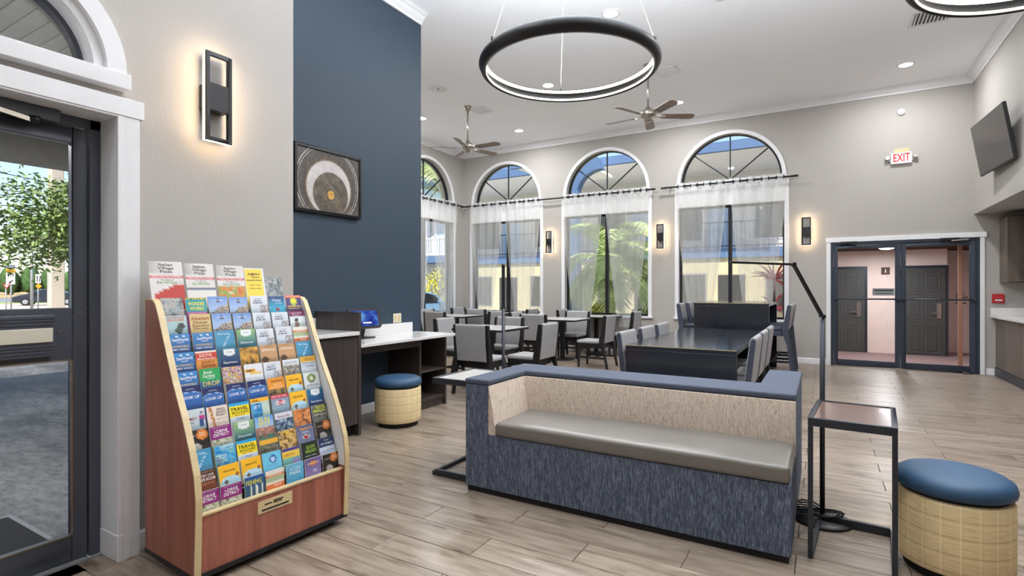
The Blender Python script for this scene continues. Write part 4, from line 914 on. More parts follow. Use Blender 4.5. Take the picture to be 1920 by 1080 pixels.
rows = [
 [('grey photo brochure of a woman by water', photo(['4a4a48', '7a7a78', '9aa8ac', 'c0b0a4', '6a7c84'], 1, 2.6), [('SPRINGS', .7, .12, .06, .4, 'd8dce0')]),
  ('teal brochure with yellow lettering under hazard stripes', lambda u, v: (C('20201c') if (u*9+v*3) % 1 < .5 else C('e8d440')) if v < .12 else (C('c44ca0') if v > .84 else C('1e96a0')), [('WONDER', .5, .36, .22, .82, 'f2e23c'), ('WORKS', .52, .64, .22, .72, 'f2e23c'), ('UPSIDE DOWN FUN', .5, .91, .07, .8, 'ffe4f4')]),
  ('blue sky theme park brochure', UNI[0], UNI[1]), ('second blue sky theme park brochure', UNI[0], UNI[1]),
  ('white map brochure with grey lettering', MAP[0], MAP[1]),
  ('deep blue brochure with a cyan glow and red speck', circ(lambda u, v: mixc(C('262c6c'), C('48b8d8'), v), .5, .86, .1, 'b83c44'), [('Dinner', .5, .26, .16, .55, 'd8e8fa'), ('at Sea', .6, .44, .12, .4, 'b8d8f4')]),
  ('purple brochure with a green swirl and yellow lettering', circ(circ(bands((.14, 'e46848'), (2, '4c3c74')), .5, .42, .24, 'a8bc54'), .5, .38, .15, 'e8d83c'), [('NEW ATTRACTIONS', .5, .07, .07, .85, 'fff0e0'), ('HANDS-ON', .5, .76, .13, .85, 'f0d84c'), ('CREATIVE FUN', .5, .92, .09, .8, 'e8c850')])],
 [('pale blue brochure with orange lettering and dark figure', circ(circ(lambda u, v: mixc(C('b8d0d0'), C('9ab8c0'), v), .72, .62, .17, '3c4440'), .6, .84, .17, '4a5850'), [('GATORS ALIVE', .5, .1, .1, .8, 'b05030'), ('BIG RIVER', .5, .26, .16, .75, 'd86c34')]),
  ('sand coloured brochure with red brown script', bands((2, 'd8bc84')), [('Adventure', .5, .26, .22, .86, '9c4420'), ('Dinner', .5, .5, .18, .7, '7c4c20'), ('Experience', .5, .68, .14, .8, '5c3410'), ('Show Inside', .48, .84, .12, .7, '6c3c18')]),
  ('blue sky theme park brochure', UNI[0], UNI[1]), ('second blue sky theme park brochure', UNI[0], UNI[1]),
  ('white map brochure with grey lettering', MAP[0], MAP[1]), ('second white map brochure with grey lettering', MAP[0], MAP[1]),
  ('white brochure with plum banner and dark haired woman', circ(circ(bands((.36, '7a2858'), (2, 'dde4e8')), .42, .62, .13, '3a2c28'), .42, .9, .16, '8a7468'), [('Health in Florida', .45, .15, .09, .7, 'f0d8e4'), ('Welcome', .4, .28, .08, .45, 'f0d8e4')])],
 [('deep blue ocean park brochure', SW[0], SW[1]), ('second deep blue ocean park brochure', SW[0], SW[1]), ('plain teal brochure with a white slash', TEAL[0], TEAL[1]),
  ('green and teal brochure with a white shield', *SHIELD('8cb87c', '2c6a7c', 'Discover')), ('white map brochure with grey lettering', MAP[0], MAP[1]), ('second white map brochure with grey lettering', MAP[0], MAP[1]),
  ('green and orange striped coupon brochure', GEO[0], GEO[1])],
 [('deep blue ocean park brochure', SW[0], SW[1]),
  ('red and orange mystery dinner brochure', bands((.12, 'f0e0d0'), (.5, 'c83c2c'), (2, 'd88a3c')), [('SLEUTHS', .46, .26, .17, .6, 'ffe8dc'), ('Mystery Dinner Show', .5, .44, .12, .85, 'fff0e0'), ('SOLVE IT', .55, .66, .13, .6, '5a2010'), ('TELEVISION', .55, .86, .16, .7, '7a2c10')]),
  ('navy brochure with a white shield', *SHIELD('286078', '1c2c64', 'Experience')),
  ('brochure with a golden lion photo', photo(['3a3020', '6a5430', 'c08a34', 'dca84c', '4a4030'], 4, 3.4), []),
  ('tan brochure with a dark haired woman', SPR[0], SPR[1]), ('second tan brochure with a dark haired woman', SPR[0], SPR[1]), ('plain teal brochure with a white slash', TEAL[0], TEAL[1])],
 [('deep blue ocean park brochure', SW[0], SW[1]),
  ('green brochure with gold lettering at the bottom', bands((.68, '2c9c54'), (2, '2c6c9c')), [('Busch', .4, .22, .18, .4, 'f0f8f0'), ('Gardens', .42, .42, .18, .58, 'f0f8f0'), ('TAMPA BAY', .5, .56, .07, .4, 'd8f0dc'), ('DROP', .5, .87, .26, .8, 'e8cc54')]),
  ('colourful candy speckled brochure', photo(['c83c34', 'e8b840', '7c9c48', 'b068a8', 'e8e0d0', '4a3428', 'e07c34'], 6, 6), []),
  ('white brochure with an orange yellow label', over(over(bands((2, 'e6e8ec')), .05, .6, .3, .52, 'eaa82c'), .3, .9, .52, .64, 'e8c474'), [('FAMILY', .3, .4, .12, .4, '3a3020')]),
  ('white map brochure with grey lettering', MAP[0], MAP[1]),
  ('white brochure with a grey building photo', photo(['6a6a60', 'a89a88', '4c4a44', 'c4beb4', '8a8474'], 9, 5, bands((2, 'e4e6ea')), .38), [('SANFORD', .5, .22, .17, .8, '9aa0ac')]),
  ('gold topped brochure over a white bowl card', bands((.34, 'd8a43c'), (2, 'ccd4dc')), [('GOLF', .5, .2, .13, .5, '7a5818'), ('WHITE WATER', .5, .46, .09, .8, '6a7894'), ('TOURS', .55, .66, .14, .55, '5a6a8c')])],
 [('raised navy brochure with a white arc', LOOK[0], LOOK[1]), ('navy brochure with a white arc', LOOK[0], LOOK[1]), ('second navy brochure with a white arc', LOOK[0], LOOK[1]), ('third navy brochure with a white arc', LOOK[0], LOOK[1]),
  ('orange nature brochure with dark foot', photo(['6a6a4c', '3c3c34', 'b09060', '8a7c54'], 12, 4, bands((2, 'e89434')), .68), [('SANDWICH', .55, .22, .16, .7, '7a5c20'), ('ISLES', .55, .42, .12, .45, 'f8dc9c'), ('WILD GATOR PARK', .5, .58, .08, .75, 'fff0cc')]),
  ('yellow brochure with a pale blue pool', LEGO[0], LEGO[1]),
  ('white brochure with a green tree emblem', circ(circ(bands((2, 'd8dede')), .5, .36, .27, '7c8c54'), .5, .38, .12, 'd8dcc8'), [('EDEN', .5, .64, .12, .3, '3c4434'), ('ADVENTURE', .5, .82, .1, .75, '5c7480')])],
 [('pale brochure with red script and a magenta jug', over(over(circ(lambda u, v: mixc(C('d0dadc'), C('b0bcc4'), v), .82, .22, .06, '3c3c4c'), .72, .95, .38, .6, 'b83484'), .72, .93, .6, .95, '2c4c80'), [('COMEDY', .36, .5, .15, .55, '8a2430'), ('show', .3, .7, .12, .35, '3a3a44')]),
  ('cream brochure with a giraffe neck', lambda u, v: (C('a8683c') if noise.noise((u*14, v*14, 3)) > 0 else C('d8a878')) if abs(u-(.16+.14*v)) < .075 else C('ecdcd0'), [('WILD', .66, .2, .12, .4, '4a3c34'), ('GIRAFFE', .66, .36, .12, .5, '4a3c34'), ('PROJECT', .66, .52, .12, .5, '4a3c34'), ('open every day', .68, .72, .06, .5, '6a5c54')]),
  ('yellow travel brochure with a blue band', TRAV[0], TRAV[1]),
  ('blue water brochure with a yellow top', overf(bands((.26, 'eab030'), (2, 'c4d4c4')), 0, .62, .3, 1, photo(['1c5c9c', '3c90c8', '60b0d8', '2c4c5c'], 14, 3)), [('KAYAK', .25, .15, .12, .3, 'a04c1c'), ('JET', .32, .52, .18, .35, 'd8ecf8')]),
  ('steel blue brochure with a red oval badge', circ(circ(lambda u, v: C('c43848') if v < .26 else mixc(C('7c8ca4'), C('90a4b4'), v), .5, .5, .28, 'f0e4e4', .5), .5, .5, .23, 'c42c3c', .5), [('SPIN THE WHEEL', .5, .12, .09, .85, 'ffe8e8'), ('Fast', .5, .5, .14, .4, W_)]),
  ('yellow brochure with a pale blue pool', LEGO[0], LEGO[1]), ('navy brochure with a white shield', *SHIELD('287890', '243c7c', 'Experience'))],
 [('black brochure with an orange disc', BURG[0], BURG[1]), ('magenta district brochure', DRIVE[0], DRIVE[1]), ('green topped brochure with a white shield', *SHIELD('94b878', '346c7c', 'Discover')),
  ('sky blue brochure with yellow lettering over coral', photo(['b86a5c', 'd89c8c', '6a5048', 'e4c0b0'], 16, 5, lambda u, v: mixc(C('5c9cd4'), C('c8dcec'), v), .62), [('FUN', .5, .2, .26, .55, 'f4e02c'), ('SPOT', .5, .46, .26, .62, 'f4e02c')]),
  ('white topped brochure with black butterfly photo', photo(['14181c', '2c3c54', '586c88', 'b0c4d0', '20282c'], 17, 5, bands((2, 'dcdce4')), .38), [('Butterfly', .5, .22, .14, .7, 'a05c7c')]),
  ('brown and orange collage brochure', photo(['5c4034', '90644c', 'd8803c', 'e8a064', '4a4c54'], 18, 5), [('TOURS', .5, .16, .1, .5, '2c2018')]),
  ('black brochure with lime lettering', photo(['2c2c30', '54544c', '8c8c84', '1c1c1c'], 19, 6), [('GATOR', .55, .16, .2, .6, 'c8d83c'), ('MAGIC', .5, .38, .2, .8, 'd0dc3c'), ('airboat ride', .5, .62, .1, .8, 'd8d8d0')])],
 [('plain teal brochure with a white slash', TEAL[0], TEAL[1]),
  ('ocean blue aquarium brochure', photo(['1c64a4', '2c88c4', '4ca8d0', '8cc8b8', '1c5490'], 21, 2.6), [('CLEARWATER', .58, .1, .13, .7, 'e8f4fc'), ('AQUARIUM', .58, .24, .08, .6, 'd0e8f4'), ('OPEN YOUR', .3, .54, .09, .5, W_), ('HEART', .3, .68, .12, .5, 'd0dce4'), ('VISIT US', .3, .84, .11, .5, 'd0dce4')]),
  ('yellow travel brochure with a blue band', TRAV[0], TRAV[1]),
  ('yellow brochure with a pile of black alligators', photo(['1c1c18', '4c4a40', '8c8874', '2c2a24'], 22, 6, lambda u, v: photo(['9c3428', '3c7c6c', '5c4c3c'], 23, 3)(u, v) if v < .28 else C('e4ac3c'), .55), []),
  ('brown and gold animal collage brochure', photo(['3a2414', '704824', 'c89c54', 'e0c890', '2c1c10'], 24, 6), [('WILD', .4, .14, .14, .5, 'e8c84c'), ('LAND', .6, .32, .14, .5, 'e8c84c')]),
  ('slate brochure with an orange title and red badge', circ(circ(lambda u, v: mixc(C('54587c'), C('7c84a4'), v), .5, .72, .22, 'd8d0c8', .6), .5, .72, .17, 'a4382c', .6), [('Explorer', .55, .2, .18, .75, 'e8a83c'), ('Falls', .5, .42, .1, .4, 'c8d0dc')]),
  ('black brochure with an orange disc', BURG[0], BURG[1])],
 [('dark brown escape room brochure', lambda u, v: mixc(C('3c2820'), C('8c4428'), v*.8), [('AMERICA BEST NEW', .5, .1, .06, .85, 'd8a890'), ('MYSTERY LANE', .5, .28, .13, .8, 'e8e0d8'), ('ESCAPE ROOM', .5, .48, .16, .9, 'f0ece4'), ('LIVE THE STORY', .5, .7, .1, .8, 'c88c6c')]),
  ('yellow brochure with a pale blue pool', LEGO[0], LEGO[1]), ('second yellow brochure with a pale blue pool', LEGO[0], LEGO[1]),
  ('cyan brochure with a round blue emblem', circ(circ(bands((2, '6cc0dc')), .55, .4, .2, '3c5c9c'), .55, .42, .12, 'b8d0e4'), [('PLAY PARK', .5, .74, .08, .55, '7c6cb0')]),
  ('teal and yellow brochure with a purple band', circ(bands((.14, '4c3c84'), (.55, 'dcc050'), (2, '6ca89c')), .75, .85, .22, '8c84b4'), [('LAKE TOUR', .4, .38, .12, .6, 'c8502c')]),
  ('black brochure with lime outlined lettering', bands((2, '262c2a')), [('GLOW', .55, .34, .2, .55, '9cc43c'), ('GALAXY', .55, .58, .2, .7, '9cc43c'), ('open late', .5, .84, .09, .7, 'b8c0b4')]),
  ('navy and white brochure with a scalloped edge', lambda u, v: C('1f2f5c') if v < .55+.05*abs(math.sin(u*9)) else C('c8d4e4'), [('CITY OF MAGIC', .5, .38, .13, .8, 'e4ecf4'), ('Visit', .5, .16, .12, .35, 'b8bc8c'), ('summer fun guide', .5, .8, .09, .8, '7c8cac')])],
 [('magenta district brochure', DRIVE[0], DRIVE[1]), ('second magenta district brochure', DRIVE[0], DRIVE[1]),
  ('blue brochure with yellow fishing lettering', lambda u, v: C('e4e8e4') if v > .5 and int(u*11) % 3 == 0 and v > .45+.2*((u*7.3) % 1) and u > .3 else mixc(C('24589c'), C('3c5c70'), v*1.2), [('FISHING', .45, .34, .26, .78, 'e8e034')]),
  ('green and orange striped coupon brochure', GEO[0], GEO[1]),
  ('sky blue icon brochure', lambda u, v: mixc(C('6cb4d4'), C('4c9cc4'), v), [('ICON', .5, .3, .2, .6, 'c8e4f0'), ('PARK', .5, .54, .2, .65, 'd8ecf4')]),
  ('violet brochure with an orange burst', circ(lambda u, v: mixc(C('6c5c94'), C('8c7cac'), v), .5, .3, .24, 'd87c3c', .6), [('FUNHOUSE', .5, .3, .12, .7, 'f8e4b0'), ('XL', .6, .76, .2, .3, 'dcd4ec')]),
  ('black brochure with an orange disc', BURG[0], BURG[1])],
]
ordn = ['top', 'second', 'third', 'fourth', 'fifth', 'sixth', 'seventh', 'eighth', 'ninth', 'tenth', 'lowest']
coln = ['far left', 'second from left', 'third from left', 'middle', 'third from right', 'second from right', 'far right']
rb = random.Random(4)
Rm = Matrix.Rotation(rk_ang, 4, 'Z')
for i, row in enumerate(rows):
    for j, (desc, fn, tx) in enumerate(row):
        x, d, z1 = place(i, j); h = 0.112 if i == 9 else 0.205; raise_ = rb.uniform(-0.004, 0.004)
        if i == 5 and j == 0: raise_ = 0.022
        z1 += raise_; base_z = z1-h*math.cos(LEAN); base_d = d-h*math.sin(LEAN)
        if base_z < 0.065: h -= (0.065-base_z)/math.cos(LEAN); base_z = z1-h*math.cos(LEAN); base_d = d-h*math.sin(LEAN)
        if base_d < 0.03 and base_z < 0.3: base_d = 0.03
        p = RO+Rm.to_3x3() @ Vector((x+rb.uniform(-0.003, 0.003), base_d, base_z))
        lean = -math.atan2(d-base_d, z1-base_z)
        # faces: front is -y
        brochure(0.1, h, 0.088, fn, tx, tuple(p), lean+rb.uniform(-0.004, 0.004), rk_ang+rb.uniform(-0.02, 0.02), desc+', '+ordn[i]+' rack row, '+coln[j], 'brochures in the rack', 0.006)
PLZ = (lambda foot: (lambda u, v: (C('c42c30') if .41 < v < .5 else (foot(u, v) if v > .7 else (mixc(C('a8a4a0'), C('e0dcd8'), u*2.2) if v < .38 else C('e2dedb'))))))
pl_t = [('Italian', .5, .10, .085, .42, '2a2624'), ('Village', .5, .205, .085, .48, '2a2624'), ('Pizza', .5, .31, .085, .36, '2a2624'), ('PIZZA SUBS PASTA WINGS', .5, .455, .05, .86, 'f8e4e0'), ('The Best of', .5, .56, .04, .4, '7a6a5c'), ('Eat All Day', .5, .64, .07, .6, '6a9c50')]
top_items = [
 (0.155, 0.245, 0.17, PLZ(lambda u, v: C('b83428') if v > 1.05-.5*u else C('e2dedb')), pl_t, 0.045, 'white menu with a red banner and red dish, leftmost at the rack top'),
 (0.145, 0.24, 0.17, PLZ(lambda u, v: C('3a4a6c') if .78 < v < .83 else C('e6e2dc')), pl_t, 0.205, 'white menu with a red banner and blue rule, second at the rack top'),
 (0.15, 0.235, 0.165, PLZ(photo(['c04428', 'e0803c', '6a9c40', 'e8d8c8'], 31, 7)), pl_t, 0.365, 'white menu with a red banner over pizza slices, third at the rack top'),
 (0.115, 0.225, 0.165, lambda u, v: C('dfe4ea') if u < .06 or u > .9 or v < .06 else C('ecd04c'), [('AMISH', .48, .22, .08, .6, '4a3018'), ('Show', .55, .32, .08, .4, '6a2c18'), ('DINNER FEAST', .48, .44, .05, .8, '2a2010'), ('- open 7 days -', .48, .6, .04, .7, '5a4a18'), ('call us today', .48, .72, .04, .6, '5a4a18')], 0.50, 'yellow flyer in a white sleeve at the rack top'),
 (0.105, 0.17, 0.12, photo(['5c6468', '8c9498', '444c4c', 'b8bcc0', '6c7c74'], 33, 3.4), [('CAVE', .24, .2, .12, .3, 'e0d0d0')], 0.612, 'small grey photo leaflet, rightmost at the rack top')]
for w, h, vis, fn, tx, x, lab in top_items:
    lean = math.radians(14); z0 = 1.225; d0 = 0.405-0.0
    p = RO+Rm.to_3x3() @ Vector((x+0.03, d0, z0))
    brochure(w, h, vis if vis < h else h, fn, tx, tuple(p), -lean, rk_ang+rb.uniform(-0.02, 0.02), lab, 'menus at the rack top', 0.008, 'menu' if w > .14 else 'flyer')
box('top_tray', M['white'], (0.019, RL-0.019, 0.40, 0.47, 1.208, 1.222), rack, world=False)
# ------------------------------------------------------------------ built-in desk along the navy wall
t = thing('storage_cabinet', 'dark walnut cabinet with white counter beside the brochure rack', 'cabinet', (NX+0.3, 2.87, 0))
FXD = -3.62
box('carcass', M['darkwood'], (NX+0.002, FXD-0.02, NY0+0.02, 3.43, 0.10, 0.905), t, 0.002)
for y0, y1 in ((2.32, 2.86), (2.866, 3.424)):
    d = box('door', M['darkwood'], (FXD-0.02, FXD, y0, y1, 0.11, 0.895), t, 0.002)
    box('finger_pull', M['black'], (FXD-0.001, FXD+0.006, y0+0.04, y1-0.04, 0.885, 0.893), d)
box('toe_kick', M['black'], (NX+0.01, FXD-0.06, NY0+0.02, 3.43, 0.001, 0.10), t)
box('end_panel', M['darkwood'], (NX+0.002, FXD+0.004, 3.43, 3.465, 0.001, 1.11), t, 0.002)
t = thing('cabinet_counter', 'white quartz counter with upstand on the dark walnut cabinet', 'countertop', (NX+0.3, 2.85, 0.905))
box('slab', M['quartz'], (NX+0.001, FXD+0.025, NY0+0.02, 3.4285, 0.906, 0.94), t, 0.004)
box('upstand', M['quartz'], (NX+0.001, NX+0.021, NY0+0.02, 3.4285, 0.94, 1.045), t, 0.002)
t = thing('desk_unit', 'dark walnut desk base with knee space and open shelves under the navy wall', 'desk', (NX+0.3, 4.2, 0))
DX = -3.745
box('apron', M['darkwood'], (DX-0.02, DX, 3.466, 4.42, 0.705, 0.783), t, 0.002)
box('divider_panel', M['darkwood'], (NX+0.002, DX, 4.42, 4.452, 0.001, 0.783), t, 0.002)
box('end_panel', M['darkwood'], (NX+0.002, DX, 4.865, 4.895, 0.001, 0.783), t, 0.002)
box('rear_panel', M['darkwood'], (NX+0.002, NX+0.016, 4.452, 4.865, 0.09, 0.783), t)
for z in (0.092, 0.405): box('shelf', M['darkwood'], (NX+0.016, DX-0.012, 4.452, 4.865, z, z+0.022), t, 0.002)
box('toe_kick', M['darkwood'], (DX-0.05, DX-0.035, 4.452, 4.865, 0.001, 0.092), t)
t = thing('desk_counter', 'white quartz desk top with upstand under the wall tablet', 'countertop', (NX+0.3, 4.2, 0.785))
box('slab', M['quartz'], (NX+0.001, -3.63, 3.4665, 4.91, 0.785, 0.816), t, 0.004)
box('upstand', M['quartz'], (NX+0.001, NX+0.021, 3.4665, 4.81, 0.816, 0.93), t, 0.002)
# tablet
t = thing('tablet_kiosk', 'black framed tablet with a blue screen standing on the desk upstand', 'tablet', (-4.05, 3.92, 0.817))
tq = Vector((-4.05, 3.93, 1.02)); nrm = Vector((0.94, -0.22, 0.26)).normalized(); axx = Vector((0, 0, 1)).cross(nrm).normalized(); upv = nrm.cross(axx).normalized()
def tp(a, h, d): return tuple(tq+axx*a+upv*h+nrm*d)
def tab_prism(n, mat, w, h, r, d0, d1, par):
    poly = []
    for cx, cy, a0 in ((w-r, h-r, 0), (-w+r, h-r, 90), (-w+r, -h+r, 180), (w-r, -h+r, 270)):
        for k in range(5): a = math.radians(a0+k*22.5); poly.append((cx+r*math.cos(a), cy+r*math.sin(a)))
    return MB().prism(poly, lambda a, q: tp(a, q, d0), lambda a, q: tp(a, q, d1)).build(n, mat, par)
tab_prism('bezel', M['black'], 0.185, 0.105, 0.03, -0.03, 0.0, t)
def screen_mat():
    m = NT('tablet_screen'); f = m.noise(m.coords((5, 5, 7)), 1.4, 3); e = m.n('Emission'); e.inputs['Strength'].default_value = 0.8
    m.l(m.ramp(f, [(0.3, srgb(30, 40, 130)), (0.45, srgb(60, 90, 180)), (0.58, srgb(110, 170, 220)), (0.72, srgb(150, 210, 220))]), e.inputs['Color']); m.l(e.outputs[0], m.o.inputs['Surface']); return m.m
scr = tab_prism('screen', screen_mat(), 0.15, 0.08, 0.004, 0.0, 0.002, t)
b = MB(); b.add([tp(a, h, 0.003) for a, h in ((-0.03, -0.055), (0.07, -0.055), (0.07, -0.04), (-0.03, -0.04))], [(0, 1, 2, 3)]); b.build('caption_bar', M['white'], scr, fix=False)
MB().bar(tp(0, -0.06, -0.03), (-4.1, 3.93, 0.83), 0.05, 0.02).build('stand_neck', M['black'], t, 0.003)
box('stand_foot', M['black'], (-4.17, -3.99, 3.84, 4.02, 0.8165, 0.83), t, 0.004)
# ------------------------------------------------------------------ ottomans
def ottoman(x, y, label):
    t = thing('ottoman', label, 'ottoman', (x, y, 0), group='round drum ottomans')
    r = 0.222
    MB().lathe([(0, 0.001), (r-0.03, 0.001), (r-0.03, 0.045), (0, 0.045)], 48).build('base_ring', M['rubber'], t, world=False)
    MB().lathe([(0, 0.045), (r-0.008, 0.045), (r-0.001, 0.055), (r, 0.08), (r, 0.355), (r-0.006, 0.366), (r-0.02, 0.37), (0, 0.37)], 56).build('drum', M['plaid'], t, world=False)
    MB().lathe([(0, 0.37), (r-0.02, 0.37), (r-0.02, 0.384), (0, 0.384)], 48).build('shadow_gap', M['rubber'], t, world=False)
    MB().lathe([(0, 0.384), (r-0.012, 0.384), (r+0.004, 0.394), (r+0.008, 0.415), (r, 0.443), (r-0.03, 0.462), (r-0.09, 0.47), (0, 0.474)], 56).build('cushion', M['navyvinyl'], t, world=False)
ottoman(-3.60, 3.93, 'round tan plaid ottoman with navy cushion tucked under the desk')
ottoman(0.527, 3.23, 'round tan plaid ottoman with navy cushion at the lower right')
# ------------------------------------------------------------------ sofa
t = thing('sofa', 'blue denim two sided sofa with beige back and grey vinyl seat', 'sofa', (-1.09, 3.5, 0))
S0, S1, SF, SBf, SBb, SR = -2.04, -0.136, 2.87, 3.352, 3.665, 4.29
box('plinth', M['rubber'], (S0+0.012, S1-0.012, SF+0.012, SR-0.012, 0.001, 0.034), t)
box('front_base', M['denim'], (-1.862, S1, SF, SBf, 0.034, 0.385), t, 0.006)
box('rear_base', M['denim'], (S0, -0.343, SBb, SR, 0.034, 0.385), t, 0.006)
box('front_arm', M['denim'], (S0, -1.863, SF, SBf, 0.034, 0.70), t, 0.006)
box('back_core', M['denim'], (S0, S1, SBf+0.001, SBb-0.001, 0.034, 0.70), t, 0.006)
box('rear_arm', M['denim'], (-0.342, S1, SBb, SR, 0.034, 0.70), t, 0.006)
poly = [(S0-0.004, SF-0.004), (-1.858, SF-0.004), (-1.858, SBf-0.006), (S1+0.004, SBf-0.006), (S1+0.004, SR+0.004), (-0.346, SR+0.004), (-0.346, SBb+0.004), (S0-0.004, SBb+0.004)]
MB().prism(poly, lambda x, y: (x, y, 0.7005), lambda x, y: (x, y, 0.737)).build('top_cap', M['denimtop'], t, 0.012, 3)
MB().prism([(SBf, 0.699), (SBf-0.012, 0.699), (SBf-0.03, 0.56), (SBf-0.02, 0.386), (SBf, 0.386)], lambda y, z: (-1.8625, y, z), lambda y, z: (S1+0.002, y, z)).build('back_panel', M['beigeweave'], t, 0.004)
MB().prism([(-1.8625, 0.699), (-1.858, 0.699), (-1.812, 0.44), (-1.808, 0.386), (-1.8625, 0.386)], lambda x, z: (x, SF+0.002, z), lambda x, z: (x, SBf-0.014, z)).build('arm_panel', M['beigeweave'], t, 0.003)
def cushion(name, x0, x1, y0, y1, z0, z1):
    nx, ny = 30, 10; b = MB(); vs = []
    for j in range(ny+1):
        for i in range(nx+1):
            u, v = i/nx, j/ny
            cr = 0.010*(math.sin(PI*u)*math.sin(PI*v))**0.5+0.0025*noise.noise((u*7, v*3, 1.0))
            vs.append((x0+(x1-x0)*u, y0+(y1-y0)*v, z1+cr))
    fs = [(j*(nx+1)+i, j*(nx+1)+i+1, (j+1)*(nx+1)+i+1, (j+1)*(nx+1)+i) for j in range(ny) for i in range(nx)]
    rim = [i for i in range(nx+1)]+[(j*(nx+1)+nx) for j in range(1, ny+1)]+[ny*(nx+1)+i for i in range(nx-1, -1, -1)]+[j*(nx+1) for j in range(ny-1, 0, -1)]
    k = len(vs); lo = [(vs[r][0], vs[r][1], z0) for r in rim]; m = len(rim)
    fs += [(rim[i], k+i, k+(i+1) % m, rim[(i+1) % m]) for i in range(m)]+[tuple(range(k, k+m))]
    b.add(vs+lo, fs); return b.build(name, M['greyvinyl'], t, 0.022, 3)
cushion('seat_cushion', -1.805, S1-0.002, SF-0.012, SBf-0.014, 0.386, 0.474)
cushion('seat_cushion', S0+0.002, -0.35, SBb+0.012, SR+0.008, 0.386, 0.474)
# ------------------------------------------------------------------ cantilever side tables
def side_table(x, y, rz, label, top='browntop'):
    t = thing('side_table', label, 'side table', (x, y, 0), rz, group='black framed cantilever side tables')
    W, D, H, q = 0.18, 0.26, 0.693, 0.022
    b = MB()
    for a in ((-W, W, -D, -D+q), (-W, W, D-q, D), (-W, -W+q, -D+q, D-q), (W-q, W, -D+q, D-q)): b.box(*a, H-0.04, H)
    b.build('top_frame', M['slate'], t, 0.002, world=False)
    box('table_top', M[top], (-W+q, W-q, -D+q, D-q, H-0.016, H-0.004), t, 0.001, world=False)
    for sx in (-1, 1):
        x0, x1 = sorted((sx*W, sx*(W-q)))
        box('leg', M['slate'], (x0, x1, -D, -D+q, 0.03, H-0.04), t, 0.002, world=False)
        box('runner', M['slate'], (x0, x1, -D, D, 0.001, 0.03), t, 0.002, world=False)
    box('foot_bar', M['slate'], (-W+q, W-q, D-q, D, 0.001, 0.045), t, 0.002, world=False)
side_table(0.13, 3.24, -0.075, 'black framed cantilever side table with brown top at the sofa right end')
side_table(-2.228, 3.24, PI, 'black framed cantilever side table with top painted pale as reflection at the sofa left end', 'tablegrey')  # brown top painted pale grey in place of the window reflection
# ------------------------------------------------------------------ floor lamps
def floor_lamp(x, y, az, label, dx=0.165, dz=0.30, cord=False):
    t = thing('floor_lamp', label, 'floor lamp', (x, y, 0), group='thin black reading floor lamps')
    MB().lathe([(0, 0.001), (0.145, 0.001), (0.15, 0.006), (0.145, 0.014), (0.03, 0.02), (0, 0.02)], 40, (x, y, 0)).build('base', M['black'], t)
    MB().tube([(x, y, 0.018), (x, y, 1.165)], 0.0135, 12).build('post', M['slate'], t)
    MB().tube([(x-0.02*math.cos(az+1.57), y-0.02*math.sin(az+1.57), 1.168), (x+0.02*math.cos(az+1.57), y+0.02*math.sin(az+1.57), 1.168)], 0.01, 10).build('hinge', M['black'], t)
    c, s = math.cos(az), math.sin(az)
    p1 = (x+dx*c, y+dx*s, 1.165+dz); p2 = (x+(dx+0.36)*c, y+(dx+0.36)*s, 1.165+dz+0.012)
    MB().bar((x, y, 1.165), p1, 0.026, 0.014).build('lower_arm', M['black'], t, 0.002)
    h = MB().bar(p1, p2, 0.026, 0.012).build('lamp_head', M['black'], t, 0.002)
    MB().tube([(p1[0]-0.014*s, p1[1]+0.014*c, p1[2]), (p1[0]+0.014*s, p1[1]-0.014*c, p1[2])], 0.012, 10).build('joint', M['black'], h)
    if cord:
        pts = []
        for k in range(60):
            a = k*0.42; r = 0.085+0.03*math.sin(k*0.9); pts.append((x-0.03+r*math.cos(a)*1.2, y+0.02+r*math.sin(a), 0.03+0.008*math.sin(k*1.3)+0.0005*k))
        pts += [(x-0.2, y+0.05, 0.012), (x-0.26, y+0.2, 0.006), (x-0.24, y+0.45, 0.006)]
        MB().tube(pts, 0.0045, 6).build('power_cord', M['rubber'], t)
dl = 3.04; cxl = (1542-960)/997*dl
floor_lamp((cxl*997-dl*585)/1156, (cxl*585+dl*997)/1156, math.radians(30.4+180), 'thin black floor lamp with bent arm at the sofa right end', cord=True)
floor_lamp(-2.252, 3.70, math.radians(122), 'thin black floor lamp behind the sofa left end, arm pointing away', 0.05, 0.35)
